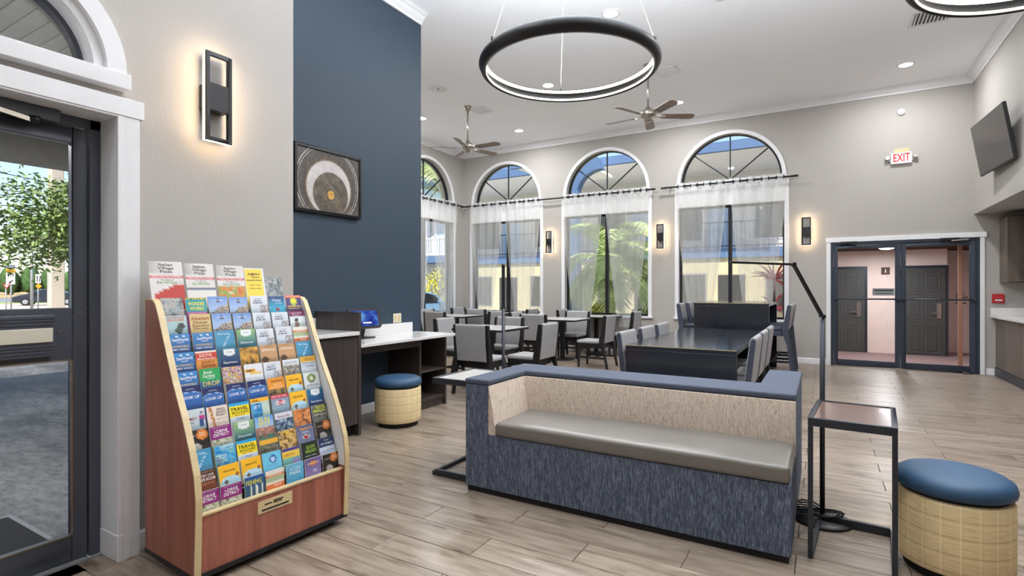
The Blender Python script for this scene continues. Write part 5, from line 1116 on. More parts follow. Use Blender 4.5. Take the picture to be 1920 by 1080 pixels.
# ------------------------------------------------------------------ chairs
def beam(b, x0, x1, prof): b.prism(prof, lambda y, z: (x0, y, z), lambda y, z: (x1, y, z)); return b
def make_chair(label, group, bar=False, soft=False, name='dining_chair', cat='chair'):
    t = thing(name, label, cat, (0, 0, 0), group=group)
    dz = 0.305 if bar else 0.0; W = 0.188 if bar else 0.225
    mseat = M['chairgrey']
    fr = M['chairblue'] if bar else M['ebony']
    MB().box(-W+0.012, W-0.012, -0.2, 0.235, 0.405+dz, 0.455+dz).build('seat', M['chairblue'] if bar else mseat, t, 0.018, 3, world=False)
    MB().box(-W+0.016, W-0.016, -0.21, 0.222, 0.328+dz, 0.405+dz).build('seat_frame', fr, t, 0.004, world=False)
    for s in (-1, 1):
        x = s*(W-0.035)
        MB().bar((x, 0.198, 0.345+dz), (x, 0.208, 0.001), 0.042, 0.042, up=(0, 1, 0), w1=0.028, h1=0.028).build('leg', M['ebony'], t, 0.003, world=False)
    top = 0.875+dz*0.62+(0.02 if bar else 0)
    for s in (-1, 1):
        x0, x1 = sorted((s*(W-0.004), s*(W+0.036)))
        pr = [(-0.335, 0.001), (-0.30, 0.001), (-0.245, 0.28+dz*.7), (-0.185, 0.385+dz), (-0.18, 0.47+dz), (-0.215, 0.60+dz*.9), (-0.25, top-0.01), (-0.27, top), (-0.30, top-0.005), (-0.285, 0.62+dz*.9), (-0.262, 0.42+dz), (-0.285, 0.25+dz*.7)]
        if soft: pr = [(-0.335, 0.001), (-0.30, 0.001), (-0.245, 0.28), (-0.185, 0.36), (-0.23, 0.40), (-0.25, 0.42), (-0.285, 0.25)]
        beam(MB(), x0, x1, pr).build('leg', M['ebony'] if not bar else M['chairblue'], t, 0.004, world=False)
    zb = 0.42+dz
    y0b, y0f, y1b, y1f = -0.262, -0.2, -0.308, -0.252
    bw = W+0.024 if soft else W-0.006
    prof = [(y0f, zb), (y0f-0.012, zb+0.12), (y1f, top-0.025), (y1f-0.012, top-0.004), (y1f-0.03, top+0.006), (y1b+0.004, top-0.006), (y1b-0.004, top-0.03), (y0b-0.014, zb+0.1), (y0b, zb)]
    beam(MB(), -bw, bw, prof).build('backrest', mseat, t, 0.006, world=False)
    if soft:
        for s in (-1, 1):
            x0, x1 = sorted((s*bw, s*(bw+0.006)))
            pf = [(y0f-0.008, zb+0.006), (y0f-0.02, zb+0.12), (y1f-0.008, top-0.03), (y1f-0.02, top-0.012), (y1b+0.012, top-0.014), (y1b+0.004, top-0.036), (y0b-0.006, zb+0.1), (y0b+0.008, zb+0.006)]
            beam(MB(), x0, x1, pf).build('side_panel', M['chairblue'], t, 0.002, world=False, label='slate blue side panel')
    zs = (0.26, 0.26, 0.30) if bar else (0.17, 0.17, 0.2)
    for s in (-1, 1):
        x = s*(W-0.01); MB().bar((x, -0.29, zs[0]), (x, 0.2, zs[0]), 0.02, 0.03).build('stretcher', M['ebony'], t, world=False)
    MB().bar((-W+0.01, -0.06, zs[1]), (W-0.01, -0.06, zs[1]), 0.02, 0.03).build('stretcher', M['ebony'], t, world=False)
    if bar: MB().bar((-W+0.03, 0.203, 0.28), (W-0.03, 0.203, 0.28), 0.025, 0.03).build('footrest', M['ebony'], t, world=False)
    return t
protos = {}
def put_chair(kind, x, y, face, label, group):
    """x, y: where the top of the back stands; face: degrees the seat points to"""
    a = math.radians(face)-PI/2
    ox, oy = x+0.275*math.cos(a+PI/2), y+0.275*math.sin(a+PI/2)
    if kind not in protos:
        protos[kind] = make_chair(label, group, kind == 'bar', kind == 'soft', {'bar': 'bar_stool', 'soft': 'upholstered_chair', 'dining': 'dining_chair'}[kind], 'bar stool' if kind == 'bar' else 'chair')
        protos[kind].location = (ox, oy, 0); protos[kind].rotation_euler = (0, 0, a)
    else: dup(protos[kind], (ox, oy, 0), a, label, group)
GC = 'grey dining chairs around the small tables'
for x, y, f, l in (
    (-3.775, 5.43, 90, 'grey dining chair with its back to the sofa, nearest dining chair'),
    (-3.085, 6.2, 180, 'grey dining chair at the right side of the nearest dining table'),
    (-4.98, 6.47, 0, 'grey dining chair at the left side of the nearest table, behind the desk'),
    (-4.27, 7.2, 270, 'grey dining chair facing the camera across the nearest dining table'),
    (-4.34, 8.12, 90, 'grey dining chair with its back to us at the middle table'),
    (-3.09, 8.5, 180, 'grey dining chair with legs fully in view right of the middle table'),
    (-5.1, 8.86, 0, 'grey dining chair at the left side of the middle table'),
    (-4.2, 9.72, 270, 'grey dining chair facing the camera behind the middle table'),
    (-3.13, 10.1, 180, 'grey dining chair under the right edge of the palm window'),
    (-4.8, 10.3, 0, 'grey dining chair under the left edge of the palm window'),
    (-6.47, 8.08, 90, 'grey dining chair with its back to us at the left table'),
    (-7.40, 8.95, 0, 'grey dining chair half hidden by the navy wall edge'),
    (-5.57, 8.86, 180, 'grey dining chair at the right side of the left table'),
    (-7.45, 10.17, 0, 'grey dining chair in the far left corner of the room'),
    (-6.5, 9.53, 90, 'grey dining chair with its back to us at the corner table'),
    (-5.48, 10.22, 180, 'grey dining chair right of the corner table, under the left window')):
    put_chair('dining', x, y, f, l, GC)
GS = 'upholstered chairs along the black communal table'
for i, (x, y, f) in enumerate(((-1.815, 5.53, 0), (-1.815, 6.26, 0), (-1.815, 6.96, 0), (-0.56, 5.52, 180), (-0.56, 6.22, 180), (-0.56, 6.94, 180))):
    put_chair('soft', x, y, f, ('nearest', 'middle', 'farthest')[i % 3]+' grey upholstered chair on the '+('left' if i < 3 else 'right')+' side of the black communal table', GS)
GB = 'slate bar stools along the black high table'
for x, y, f, l in ((-0.43, 8.80, 180, 'nearest slate bar stool on the right of the high table'), (-0.43, 9.25, 180, 'middle slate bar stool on the right of the high table'), (-0.42, 9.70, 180, 'farthest slate bar stool on the right of the high table'),
                   (-2.0, 8.84, 0, 'nearest slate bar stool on the left of the high table'), (-2.0, 9.5, 0, 'farther slate bar stool on the left of the high table')):
    put_chair('bar', x, y, f, l, GB)
# ------------------------------------------------------------------ tables
def small_table(x, y, label, first=[None]):
    if first[0] is None:
        t = thing('dining_table', label, 'table', (x, y, 0), group='square grey dining tables')
        h = 0.42; r = 0.05; poly = []
        for cx, cy, a0 in ((h-r, h-r, 0), (-h+r, h-r, 90), (-h+r, -h+r, 180), (h-r, -h+r, 270)):
            for k in range(5): a = math.radians(a0+k*22.5); poly.append((cx+r*math.cos(a), cy+r*math.sin(a)))
        e = MB().prism(poly, lambda a, c: (a, c, 0.728), lambda a, c: (a, c, 0.756)).build('table_edge', M['ebony'], t, world=False)
        MB().prism([(a*0.99, c*0.99) for a, c in poly], lambda a, c: (a, c, 0.7561), lambda a, c: (a, c, 0.76)).build('table_top', M['tablegrey'], t, world=False)
        MB().lathe([(0, 0.72), (0.16, 0.72), (0.16, 0.728), (0, 0.728)], 24).build('mount_plate', M['black'], t, world=False)
        MB().box(-0.038, 0.038, -0.038, 0.038, 0.02, 0.72).build('column', M['black'], t, 0.008, world=False)
        MB().lathe([(0, 0.001), (0.215, 0.001), (0.22, 0.008), (0.2, 0.016), (0.06, 0.026), (0, 0.026)], 36).build('base', M['black'], t, world=False)
        first[0] = t
    else: dup(first[0], (x, y, 0), 0, label)
small_table(-4.17, 6.5, 'square grey dining table nearest to the sofa')
small_table(-4.21, 9.04, 'square grey dining table in the middle with a chair on each side')
small_table(-4.02, 10.26, 'square grey dining table under the palm window')
small_table(-6.62, 9.0, 'square grey dining table at the left by the navy wall edge')
small_table(-6.62, 10.24, 'square grey dining table in the far left corner')
def waterfall(name, label, x0, x1, y0, y1, h, shelf=False):
    t = thing(name, label, 'table', ((x0+x1)/2, (y0+y1)/2, 0))
    box('table_top', M['blacklam'], (x0, x1, y0, y1, h-0.045, h), t, 0.002)
    for a, c in ((y0, y0+0.045), (y1-0.045, y1)): box('end_panel', M['blacklam'], (x0, x1, a, c, 0.001, h-0.0455), t, 0.002)
    box('glint_strip', M['edgeglint'], (x0+0.001, x1-0.001, y0-0.0015, y0, h-0.007, h-0.001), t)  # lit edge line drawn as a thin pale strip
    box('glint_strip', M['edgeglint'], (x0+0.001, x1-0.001, y1, y1+0.0015, h-0.007, h-0.001), t)
    for x in (x0+0.12, x1-0.14): box('rail', M['blacklam'], (x, x+0.02, y0+0.045, y1-0.045, h-0.145, h-0.0455), t)
    if shelf: box('modesty_panel', M['blacklam'], ((x0+x1)/2-0.01, (x0+x1)/2+0.01, y0+0.045, y1-0.045, 0.62, h-0.0455), t)
waterfall('communal_table', 'long low black communal table with waterfall ends behind the sofa', -1.725, -0.685, 5.2, 7.9, 0.76)
waterfall('high_table', 'tall black table with waterfall ends in front of the right window', -1.735, -0.685, 8.52, 9.98, 1.107, True)
# ------------------------------------------------------------------ counter and cabinet at the right
t = thing('service_counter', 'grey walnut service counter with white top at the right edge', 'counter', (2.6, 10.0, 0))
box('carcass', M['greywood'], (2.262, 2.9, 8.6, FY-0.002, 0.001, 0.875), t)
for y0, y1 in ((8.62, 9.28), (9.29, 9.98), (9.99, FY-0.01)): box('panel', M['greywood'], (2.25, 2.262, y0, y1, 0.13, 0.87), t, 0.002)
box('plinth', M['slate'], (2.238, 2.262, 8.6, FY-0.004, 0.001, 0.125), t, 0.002)
t = thing('white_countertop', 'white counter top with upstand on the grey walnut counter', 'countertop', (2.55, 10.0, 0.876))
box('slab', M['quartz'], (2.19, 2.92, 8.58, FY-0.002, 0.8765, 0.915), t, 0.004)
box('upstand', M['quartz'], (2.19, 2.92, FY-0.022, FY-0.002, 0.915, 1.03), t, 0.002)
t = thing('wall_cabinet', 'grey walnut wall cabinet hung at the right edge above the counter', 'cabinet', (2.8, 10.5, 1.41))
box('carcass', M['greywood'], (2.297, 3.3, 10.32, FY-0.002, 1.41, 2.37), t, 0.002)
for x0, x1 in ((2.299, 2.796), (2.802, 3.298)):
    d = box('door', M['greywood'], (x0, x1, 10.297, 10.318, 1.412, 2.368), t, 0.002)
    box('finger_pull', M['black'], (x0+0.02, x1-0.02, 10.292, 10.298, 1.414, 1.42), d)
GZ = -0.25
# ------------------------------------------------------------------ outdoors, in front of the entrance door
def flat(name, mat, x0, x1, y0, y1, z0, z1): return struct(box(name, mat, (x0, x1, y0, y1, z0, z1)))
flat('pavement', M['asphalt'], -22, BX-0.26, -14, 5.48, -0.2, -0.03)
flat('concrete_apron', M['concrete'], -66, -22, -30, 60, -0.4, -0.16)
flat('verge', M['verge'], -75, -66, -40, 90, -0.4, -0.17)
flat('road', M['road'], -103, -75, -60, 120, -0.4, -0.2)
flat('field', M['field'], -260, -103, -120, 220, -0.6, -0.1)
mt = thing('door_mat', 'black rubber mat outside the entrance door', 'mat', (-4.2, 1.0, -0.03))
b = MB().box(-4.15, -3.32, 0.2, 1.2, -0.0295, -0.018); b.build('mat_pad', M['rubber'], mt, 0.003)
for x0, x1, y0, y1 in ((-4.18, -3.30, 1.2, 1.225), (-4.18, -4.15, 0.2, 1.2)): box('mat_border', M['greypost'], (x0, x1, y0, y1, -0.0295, -0.02), mt)
# porch roof with boarded ceiling and fascia beam
porch_slab = struct(box('porch_roof_return', M['beam'], (NX-0.31, BX-0.26, -5, NY0-0.26, 3.34, 3.7)))
porch = struct(box('porch_roof', M['beam'], (-9.2, NX-0.31, -5, NY0+2.6, 3.34, 3.7)))
for k in range(52):
    y0 = -2.2+k*0.125
    MB().box(-8.9, (BX-0.27 if y0 < NY0-0.38 else NX-0.32), y0+0.004, y0+0.121, 3.312, 3.335).build('ceiling_board', M['soffit'], porch, 0.0025, 1)
struct(box('porch_beam', M['beam'], (-9.25, -8.95, -5, 5.2, 2.98, 3.36)))
struct(box('porch_return_wall', M['beam'], (NX-0.3, NX-0.125, NY0-0.24, 4.78, -0.03, 3.3)))
ps = thing('porch_light', 'warm glowing strip light under the porch ceiling outside', 'ceiling light', (-6.2, 1.4, 3.3))
MB().box(-6.25, -6.12, 0.0, 2.3, 3.27, 3.312).build('housing', M['white'], ps)
MB().box(-6.24, -6.13, 0.02, 2.28, 3.262, 3.27).build('diffuser', emit('porch_glow', (1, 0.8, 0.55, 1), 6), ps)
lamp('tube', 'AREA', 130, (-6.185, 1.15, 3.25), ps, size=0.4)
# utility pole, wires
up = thing('utility_pole', 'square concrete utility pole outside the entrance door', 'pole', (-20, 6.88, -0.03))
MB().bar((-20, 6.88, -0.03), (-20, 6.88, 10.5), 0.30, 0.36, w1=0.24, h1=0.28).build('shaft', M['pole'], up, 0.03)
box('cross_bracket', M['slate'], (-20.25, -19.75, 6.80, 7.12, 4.42, 4.5), up)
box('meter_box', M['greypost'], (-19.84, -19.75, 6.82, 6.94, 4.1, 4.3), up)
def wire(p0, p1, sag, label, r=0.012):
    pts = []
    for k in range(17):
        t_ = k/16; q = Vector(p0).lerp(Vector(p1), t_); q.z -= sag*4*t_*(1-t_); pts.append(q)
    o = MB().tube(pts, r, 5).build('overhead_wire', M['black']); setp(o, label, 'wire', 'overhead wires outside the entrance')
for i, (p0, p1, sg, l) in enumerate((((-19.82, 6.78, 4.45), (-14, -8, 6.4), 0.5, 'uppermost overhead wire running to the utility pole'), ((-19.82, 6.78, 4.1), (-14, -8, 6.3), 0.9, 'second overhead wire hanging below the uppermost one'),
                          ((-19.82, 6.78, 3.95), (-19, -14, 4.9), 0.4, 'overhead wire just above the tree top'), ((-19.83, 6.85, 3.7), (-19, -14, 4.5), 0.5, 'thin overhead wire crossing behind the tree'),
                          ((-19.92, 6.66, 3.5), (-24, -16, 2.6), 0.0, 'lowest dark overhead wire at the left door edge'), ((-19.82, 6.98, 4.95), (-19, 21, 5.6), 0.5, 'overhead wire right of the utility pole'))):
    wire(p0, p1, sg, l)
# tree
tr = thing('shade_tree', 'small leafed shade tree outside the entrance door', 'tree', (-12.2, 5.4, -0.03))
rt = random.Random(11)
MB().tube([(-12.2, 5.4, -0.05), (-12.25, 5.35, 1.0), (-12.3, 5.25, 2.0), (-12.3, 5.1, 2.9)], 0.1, 10, r1=0.05).build('trunk', M['bark'], tr)
tips = []
for k in range(22):
    a = rt.uniform(0, 2*PI); L = rt.uniform(0.8, 1.7); z0 = rt.uniform(1.9, 2.9)
    if k < 14: a = rt.uniform(-2.1, -1.1); L = rt.uniform(1.2, 2.3)
    p = Vector((-12.28, 5.15, z0)); d = Vector((math.cos(a), math.sin(a), rt.uniform(-0.15, 0.5))).normalized(); pts = [p.copy()]
    for q in range(5):
        d = (d+Vector((rt.uniform(-.3, .3), rt.uniform(-.3, .3), rt.uniform(-.25, .2)))).normalized(); p = p+d*L/5; pts.append(p.copy()); tips.append(p.copy())
    MB().tube(pts, 0.024, 6, r1=0.005).build('branch', M['bark'], tr)
b = MB()
for k in range(7000):
    c = rt.choice(tips); p = c+Vector((rt.gauss(0, .22), rt.gauss(0, .22), rt.gauss(0.05, .17)))
    s = rt.uniform(0.022, 0.046); u = Vector((rt.gauss(0, 1), rt.gauss(0, 1), rt.gauss(0, .6))).normalized(); v = u.orthogonal().normalized()
    b.add([p-u*s*1.5, p-v*s*.6, p+u*s*1.5, p+v*s*.6], [(0, 1, 2, 3)])
b.build('foliage', M['leaf'], tr, fix=False, kind='stuff')
# far tree belt: single trees
for k in range(16):
    y = 33+k*1.75; x = -150-(k % 2)*3.6-rt.uniform(0, .6); h = rt.uniform(4.6, 6.2)
    t = thing('distant_tree', 'distant green tree in the belt beyond the field', 'tree', (x, y, -0.1), group='tree belt beyond the field')
    MB().tube([(x, y, -0.1), (x, y, h*0.55)], 0.2, 6).build('trunk', M['bark'], t)
    b = MB(); b.lathe([(0, h*.1), (1.2, h*.12), (1.5, h*.4), (1.45, h*.65), (0.9, h*.88), (0.3, h), (0, h)], 12, (x, y, -0.1))
    b.v = [(a+rt.uniform(-.25, .25), c+rt.uniform(-.2, .2), e+rt.uniform(-.25, .25)) for a, c, e in b.v]
    b.build('crown', M['trees'], t)
# road signs and light pole
t = thing('street_light_pole', 'thin grey street light pole beyond the road signs', 'pole', (-45, 14.2, -0.16)); MB().tube([(-45, 14.2, -0.16), (-45, 14.2, 4.3)], 0.09, 8, r1=0.06).build('shaft', M['greypost'], t)
MB().bar((-45, 14.2, 4.28), (-44, 13.8, 4.4), 0.12, 0.06).build('arm', M['greypost'], t)
def yzbox(n, mat, x, y0, y1, z0, z1, par, d=0.03): return box(n, mat, (x-d, x, y0, y1, z0, z1), par)
def sign_text(s, x, yc, zc, size, width, par, mat):
    b = MB(); add_text(b, s, 0, 0, size, width, 0); b.v = [(x+0.004, yc+a, zc+c) for a, _, c in b.v]; b.build('lettering', mat, par, fix=False)
t = thing('route_sign', 'stack of route sign plates reading toll 417 beside the road', 'road sign', (-40, 11.68, -0.16))
MB().tube([(-40.05, 11.72, -0.16), (-40.05, 11.72, 2.3)], 0.04, 8).build('post', M['greypost'], t)
for (z0, z1, m_) in ((2.42, 2.66, 'greypost'), (2.2, 2.41, 'signyellow'), (1.86, 2.19, 'signwhite'), (1.54, 1.84, 'signwhite')): pl = yzbox('plate', M[m_], -40, 11.49, 11.88, z0, z1, t)
sign_text('TOLL', -40, 11.685, 2.305, 0.12, 0.3, t, M['signblack']); sign_text('417', -40, 11.685, 2.03, 0.2, 0.3, t, M['signblack'])
MB().bar((-39.995, 11.78, 1.78), (-39.995, 11.62, 1.62), 0.05, 0.01, up=(1, 0, 0)).build('arrow', M['signblack'], t)
MB().prism([(11.6, 1.59), (11.72, 1.62), (11.62, 1.72)], lambda y, z: (-39.999, y, z), lambda y, z: (-39.99, y, z)).build('arrow_head', M['signblack'], t)
t = thing('yield_sign', 'red and white triangular road sign low beside the route sign', 'road sign', (-39.3, 11.3, -0.16))
MB().tube([(-39.35, 11.3, -0.16), (-39.35, 11.3, 1.5)], 0.03, 8).build('post', M['greypost'], t)
MB().prism([(11.13, 1.55), (11.47, 1.55), (11.3, 1.27)], lambda y, z: (-39.3, y, z), lambda y, z: (-39.27, y, z)).build('plate', M['signred'], t)
MB().prism([(11.20, 1.51), (11.40, 1.51), (11.3, 1.35)], lambda y, z: (-39.269, y, z), lambda y, z: (-39.265, y, z)).build('white_centre', M['signwhite'], t)
t = thing('lane_sign', 'white lane arrow sign over a yellow diamond beside the road', 'road sign', (-40, 12.93, -0.16))
MB().tube([(-40.05, 12.93, -0.16), (-40.05, 12.93, 2.0)], 0.035, 8).build('post', M['greypost'], t)
yzbox('plate', M['signwhite'], -40, 12.8, 13.04, 1.62, 2.14, t)
for y, r in ((12.87, 0.0), (12.97, 0.04)):
    MB().bar((-39.995, y, 1.7), (-39.995, y+r, 1.98), 0.035, 0.01, up=(1, 0, 0)).build('arrow', M['signblack'], t)
    MB().prism([(y+r-.04, 1.96), (y+r+.04, 1.96), (y+r, 2.07)], lambda a, z: (-39.999, a, z), lambda a, z: (-39.99, a, z)).build('arrow_head', M['signblack'], t)
MB().prism([(12.93, 1.6), (13.08, 1.44), (12.93, 1.28), (12.78, 1.44)], lambda y, z: (-40.0, y, z), lambda y, z: (-39.97, y, z)).build('diamond_plate', M['signyellow'], t)
# cars
def car(name, label, x, y, z, rz, paint):
    t = thing(name, label, 'car', (x, y, z), rz)
    prof = [(-2.25, .32), (-2.3, .55), (-2.2, .78), (-1.75, .9), (-1.2, 1.12), (-0.6, 1.36), (0.2, 1.42), (0.7, 1.34), (1.25, 1.02), (1.9, .88), (2.25, .72), (2.3, .45), (2.2, .28), (1.75, .26), (1.05, .26), (-1.05, .26), (-1.75, .26)]
    MB().prism(prof, lambda a, c: (a, -0.86+0.14*max(0, (c-.8)), c), lambda a, c: (a, 0.86-0.14*max(0, (c-.8)), c)).build('body', paint, t, 0.06, 3, world=False)
    win = [(-1.25, .93), (-1.0, 1.12), (-0.5, 1.3), (0.15, 1.35), (0.6, 1.27), (1.0, 1.0), (0.95, .93)]
    for s in (-1, 1):
        MB().prism(win, lambda a, c: (a, s*(0.862-0.14*max(0, c-.8)), c), lambda a, c: (a, s*(0.868-0.14*max(0, c-.8)), c)).build('window', M['carglass'], t, world=False)
        for wx in (-1.4, 1.4):
            w = MB().tube([(wx, s*0.70, .32), (wx, s*0.88, .32)], 0.32, 20).build('wheel', M['rubber'], t, world=False)
            MB().tube([(wx, s*0.878, .32), (wx, s*0.89, .32)], 0.19, 16).build('rim', M['greypost'], w, world=False)
        MB().box(2.2, 2.31, *sorted((s*0.5, s*0.8)), .6, .72).build('headlamp', M['white'], t, 0.02, world=False)
        MB().box(.75, .95, *sorted((s*0.84, s*1.0)), .95, 1.07).build('mirror', paint, t, 0.02, world=False)
    return t
car('parked_car', 'dark sedan parked across the road behind the utility pole', -58, 19.5, -0.16, math.radians(-120), M['carpaint'])
car('parked_car', 'pale blue car outside the dining side window', -15.3, 17.5, GZ, math.radians(90), M['carblue'])
# ------------------------------------------------------------------ courtyard behind the far wall
GZ = -0.25
flat('added_bounce_path', M['paving'], -14.0, 0.0, 14.9, 20.4, GZ-0.2, GZ)  # pale strip added to bounce sunlight onto the eave soffit
flat('courtyard_lawn', M['grass'], -14.0, 0.0, FY+0.26, 14.9, GZ-0.2, GZ)
flat('car_park', M['road'], -70, -14.0, 12, 80, GZ-0.2, GZ)
flat('side_pavement', M['concrete'], -22, LX-0.26, 5.5, FY+0.26, GZ-0.2, GZ)
flat('covered_walk_floor', M['maroon'], 0.0, 6.0, FY+0.26, 20.4, GZ-0.2, GZ)
flat('door_landing', M['maroon'], -0.2, 2.4, FY+0.25, FY+0.9, GZ, -0.02)
bd = thing('motel_building', 'two storey cream building with blue eaves across the courtyard', 'building', (-8, 20.4, GZ))
XB0, XB1, YB = -14.8, -0.4, 20.4
b = MB(); b.box(XB0, XB1, YB, YB+6, GZ, 2.42); b.build('ground_floor_wall', M['cream'], bd)
b = MB(); b.box(XB0, XB1, YB+1.3, YB+6, 2.42, 5.95); b.build('upper_floor_wall', M['upper'], bd)
box('balcony_slab', M['blueband'], (XB0, XB1, YB-0.12, YB+1.4, 2.42, 2.76), bd)
box('eave_soffit', M['soffit'], (XB0, XB1, 18.15, YB+1.6, 5.72, 5.80), bd)
box('eave_fascia', M['blueband'], (XB0, XB1, 18.0, 18.16, 5.70, 6.0), bd)
MB().prism([(18.05, 6.0), (26.6, 6.0), (26.6, 6.12), (18.4, 6.04)], lambda y, z: (XB0, y, z), lambda y, z: (XB1, y, z)).build('roof', M['blueband'], bd)
for x in [-14.3+k*3.1 for k in range(5)]:
    w = box('window', M['winglass_far'], (x+0.2, x+1.25, YB-0.03, YB+0.02, 0.55, 1.82), bd)
    box('window_frame', M['beam'], (x+0.14, x+1.31, YB-0.02, YB+0.03, 0.5, 1.87), w)
    d = box('entry_door', M['darkdoor'], (x+1.7, x+2.6, YB-0.04, YB+0.02, GZ, 1.8), bd)
    box('door_knob', M['nickel'], (x+1.78, x+1.84, YB-0.09, YB-0.03, 0.7, 0.76), d)
    d = box('upper_door', M['palebluedoor'], (x+1.1, x+2.0, YB+1.25, YB+1.32, 2.76, 4.8), bd)
    w = box('upper_window', M['winglass_far'], (x-0.3, x+0.9, YB+1.25, YB+1.31, 3.2, 4.7), bd)
    box('window_frame', M['white'], (x-0.36, x+0.96, YB+1.27, YB+1.33, 3.14, 4.76), w)
for z in (2.84, 3.70): MB().tube([(XB0, YB-0.02, z), (XB1, YB-0.02, z)], 0.022, 6).build('railing_bar', M['steelrail'], bd)
b = MB()
for k in range(95): x = XB0+0.1+k*0.15; b.box(x-0.008, x+0.008, YB-0.028, YB-0.012, 2.76, 3.72)
b.build('railing_pickets', M['steelrail'], bd, fix=False, kind='stuff')
for x in (-14.5,):
    box('balcony_column', M['blueband'], (x-0.16, x+0.16, YB-0.3, YB-0.04, GZ, 5.75), bd)
# left wing with blue posts and curved bracket
wg = thing('side_wing', 'blue columned porch wing left of the palm', 'building', (-9.0, 15, GZ))
def bracket(x, s):
    pts = []
    for k in range(13):
        a = PI/2*k/12; pts.append((x+s*1.0*(1-math.cos(a)), 4.2+1.0*math.sin(a)))
    inn = [(x+s*(0.36+0.78*(1-math.cos(PI/2*k/12))), 4.2+0.66*math.sin(PI/2*k/12)) for k in range(12, -1, -1)]
    MB().prism(pts+inn, lambda a, z: (a, 14.85, z), lambda a, z: (a, 15.15, z)).build('curved_bracket', M['blueband'], wg)
box('column', M['blueband'], (-6.80, -6.42, 14.82, 15.18, GZ, 4.2), wg, 0.02)
box('column_cap', M['blueband'], (-6.86, -6.38, 14.78, 15.22, 4.1, 4.24), wg, 0.01)
bracket(-6.79, 1)
box('porch_slab', M['soffit'], (-8.6, -6.42, 14.62, 17.9, 5.2, 5.3), wg)
box('porch_fascia', M['blueband'], (-8.6, -6.42, 14.5, 14.62, 5.1, 5.42), wg)
MB().prism([(18.02, 6.01), (26.6, 6.01), (21.5, 9.4)], lambda y, z: (-14.7, y, z), lambda y, z: (-9.4, y, z)).build('tall_roof', M['blueband'], bd)
# columned side building seen through the side window
sb = thing('balcony_building', 'white balcony building outside the dining side window', 'building', (-25, 24, GZ))
box('wall', M['upper'], (-34, -17, 24.0, 32.0, GZ, 6.6), sb)
box('balcony_slab', M['blueband'], (-34, -17, 22.6, 24.0, 2.7, 3.05), sb)
box('eave', M['blueband'], (-34.3, -16.7, 22.3, 32.3, 6.6, 6.95), sb)
for x in (-17.2, -19.0, -20.8, -22.6): box('column', M['white'], (x-0.13, x+0.13, 22.65, 22.9, GZ, 6.6), sb)
for k in range(44):
    x = -23.6+k*0.15; box('baluster', M['white'], (x-0.025, x+0.025, 22.68, 22.74, 3.05, 3.98), sb)
for z in (3.1, 3.98): box('rail', M['white'], (-24, -17, 22.65, 22.78, z, z+0.07), sb)
for x in (-18.4, -20.2, -22.0):
    w = box('window', M['palebluedoor'], (x-0.65, x+0.65, 23.95, 24.05, 3.1, 5.0), sb)
    for a, c, z0, z1 in ((-.7, .7, 4.2, 4.27), (-.04, .04, 3.1, 5.0), (-.7, .7, 5.0, 5.08), (-.72, -.64, 3.1, 5.0), (.64, .72, 3.1, 5.0)): box('window_frame', M['white'], (x+a, x+c, 23.9, 23.96, z0, z1), w)
# palm
def palm(x, y, h, label, n, seed, L=1.9):
    r = random.Random(seed); t = thing('palm_tree', label, 'palm tree', (x, y, GZ))
    MB().tube([(x, y, GZ), (x+0.03, y, GZ+h*.5), (x, y+0.02, GZ+h)], 0.17, 12, r1=0.12).build('trunk', M['palmtrunk'], t)
    for k in range(n):
        a = 2*PI*k/n*2.4+r.uniform(-.2, .2); el = r.uniform(-0.1, 1.3); ll = L*r.uniform(.8, 1.15)
        b = MB(); p = Vector((x, y, GZ+h-0.05)); d = Vector((math.cos(a)*math.cos(el), math.sin(a)*math.cos(el), math.sin(el))); sid = Vector((-math.sin(a), math.cos(a), 0)); pts = [p.copy()]; N = 22
        for q in range(N):
            d = (d+Vector((0, 0, -0.075-0.004*q))).normalized(); p = p+d*ll/N; pts.append(p.copy())
        b.tube(pts[::3]+[pts[-1]], 0.016, 5, r1=0.004)
        for q in range(2, N+1):
            c = pts[q]; f = (pts[q]-pts[q-1]).normalized(); wl = 0.58*math.sin(PI*min(1, (q+1)/(N+3)))**.6+0.08
            for s in (-1, 1):
                for off in (0, .5):
                    base = pts[q-1].lerp(c, off); e = base+sid*s*wl*.82+f*wl*.5+Vector((0, 0, -wl*.2-r.uniform(0, .1))); m_ = base.lerp(e, .5)+Vector((0, 0, .05)); wv = f*0.017
                    b.add([base-wv, base+wv, m_+wv*1.2, e, m_-wv*1.2], [(0, 1, 2, 4), (4, 2, 3)])
        b.build('frond', M['palm'], t, fix=False)
palm(-5.0, 13.7, 2.35, 'feathery palm tree outside the second arched window', 24, 5, 1.95)
palm(-10.3, 12.0, 4.5, 'tall palm whose fronds hang at the top of the side window', 16, 9, 2.2)
def bush(x, y, r, h, label, mat, seed, n=900, name='shrub'):
    rr = random.Random(seed); t = thing(name, label, 'shrub', (x, y, GZ)); b = MB()
    for k in range(5): 
        a = rr.uniform(0, 6.28); MB().tube([(x, y, GZ), (x+.3*r*math.cos(a), y+.3*r*math.sin(a), GZ+h*.5), (x+.6*r*math.cos(a), y+.6*r*math.sin(a), GZ+h*.85)], 0.02, 5, r1=.006).build('stem', M['bark'], t)
    for k in range(n):
        v = Vector((rr.gauss(0, 1), rr.gauss(0, 1), rr.gauss(0, 1))).normalized()*rr.uniform(.5, 1)
        p = Vector((x+v.x*r, y+v.y*r, GZ+h*.55+v.z*h*.5)); s = rr.uniform(.035, .07); u = Vector((rr.gauss(0, 1), rr.gauss(0, 1), rr.gauss(0, 1))).normalized(); w = u.orthogonal().normalized()
        b.add([p-u*s*1.4, p-w*s*.6, p+u*s*1.4, p+w*s*.6], [(0, 1, 2, 3)])
    b.build('foliage', mat, t, fix=False, kind='stuff')
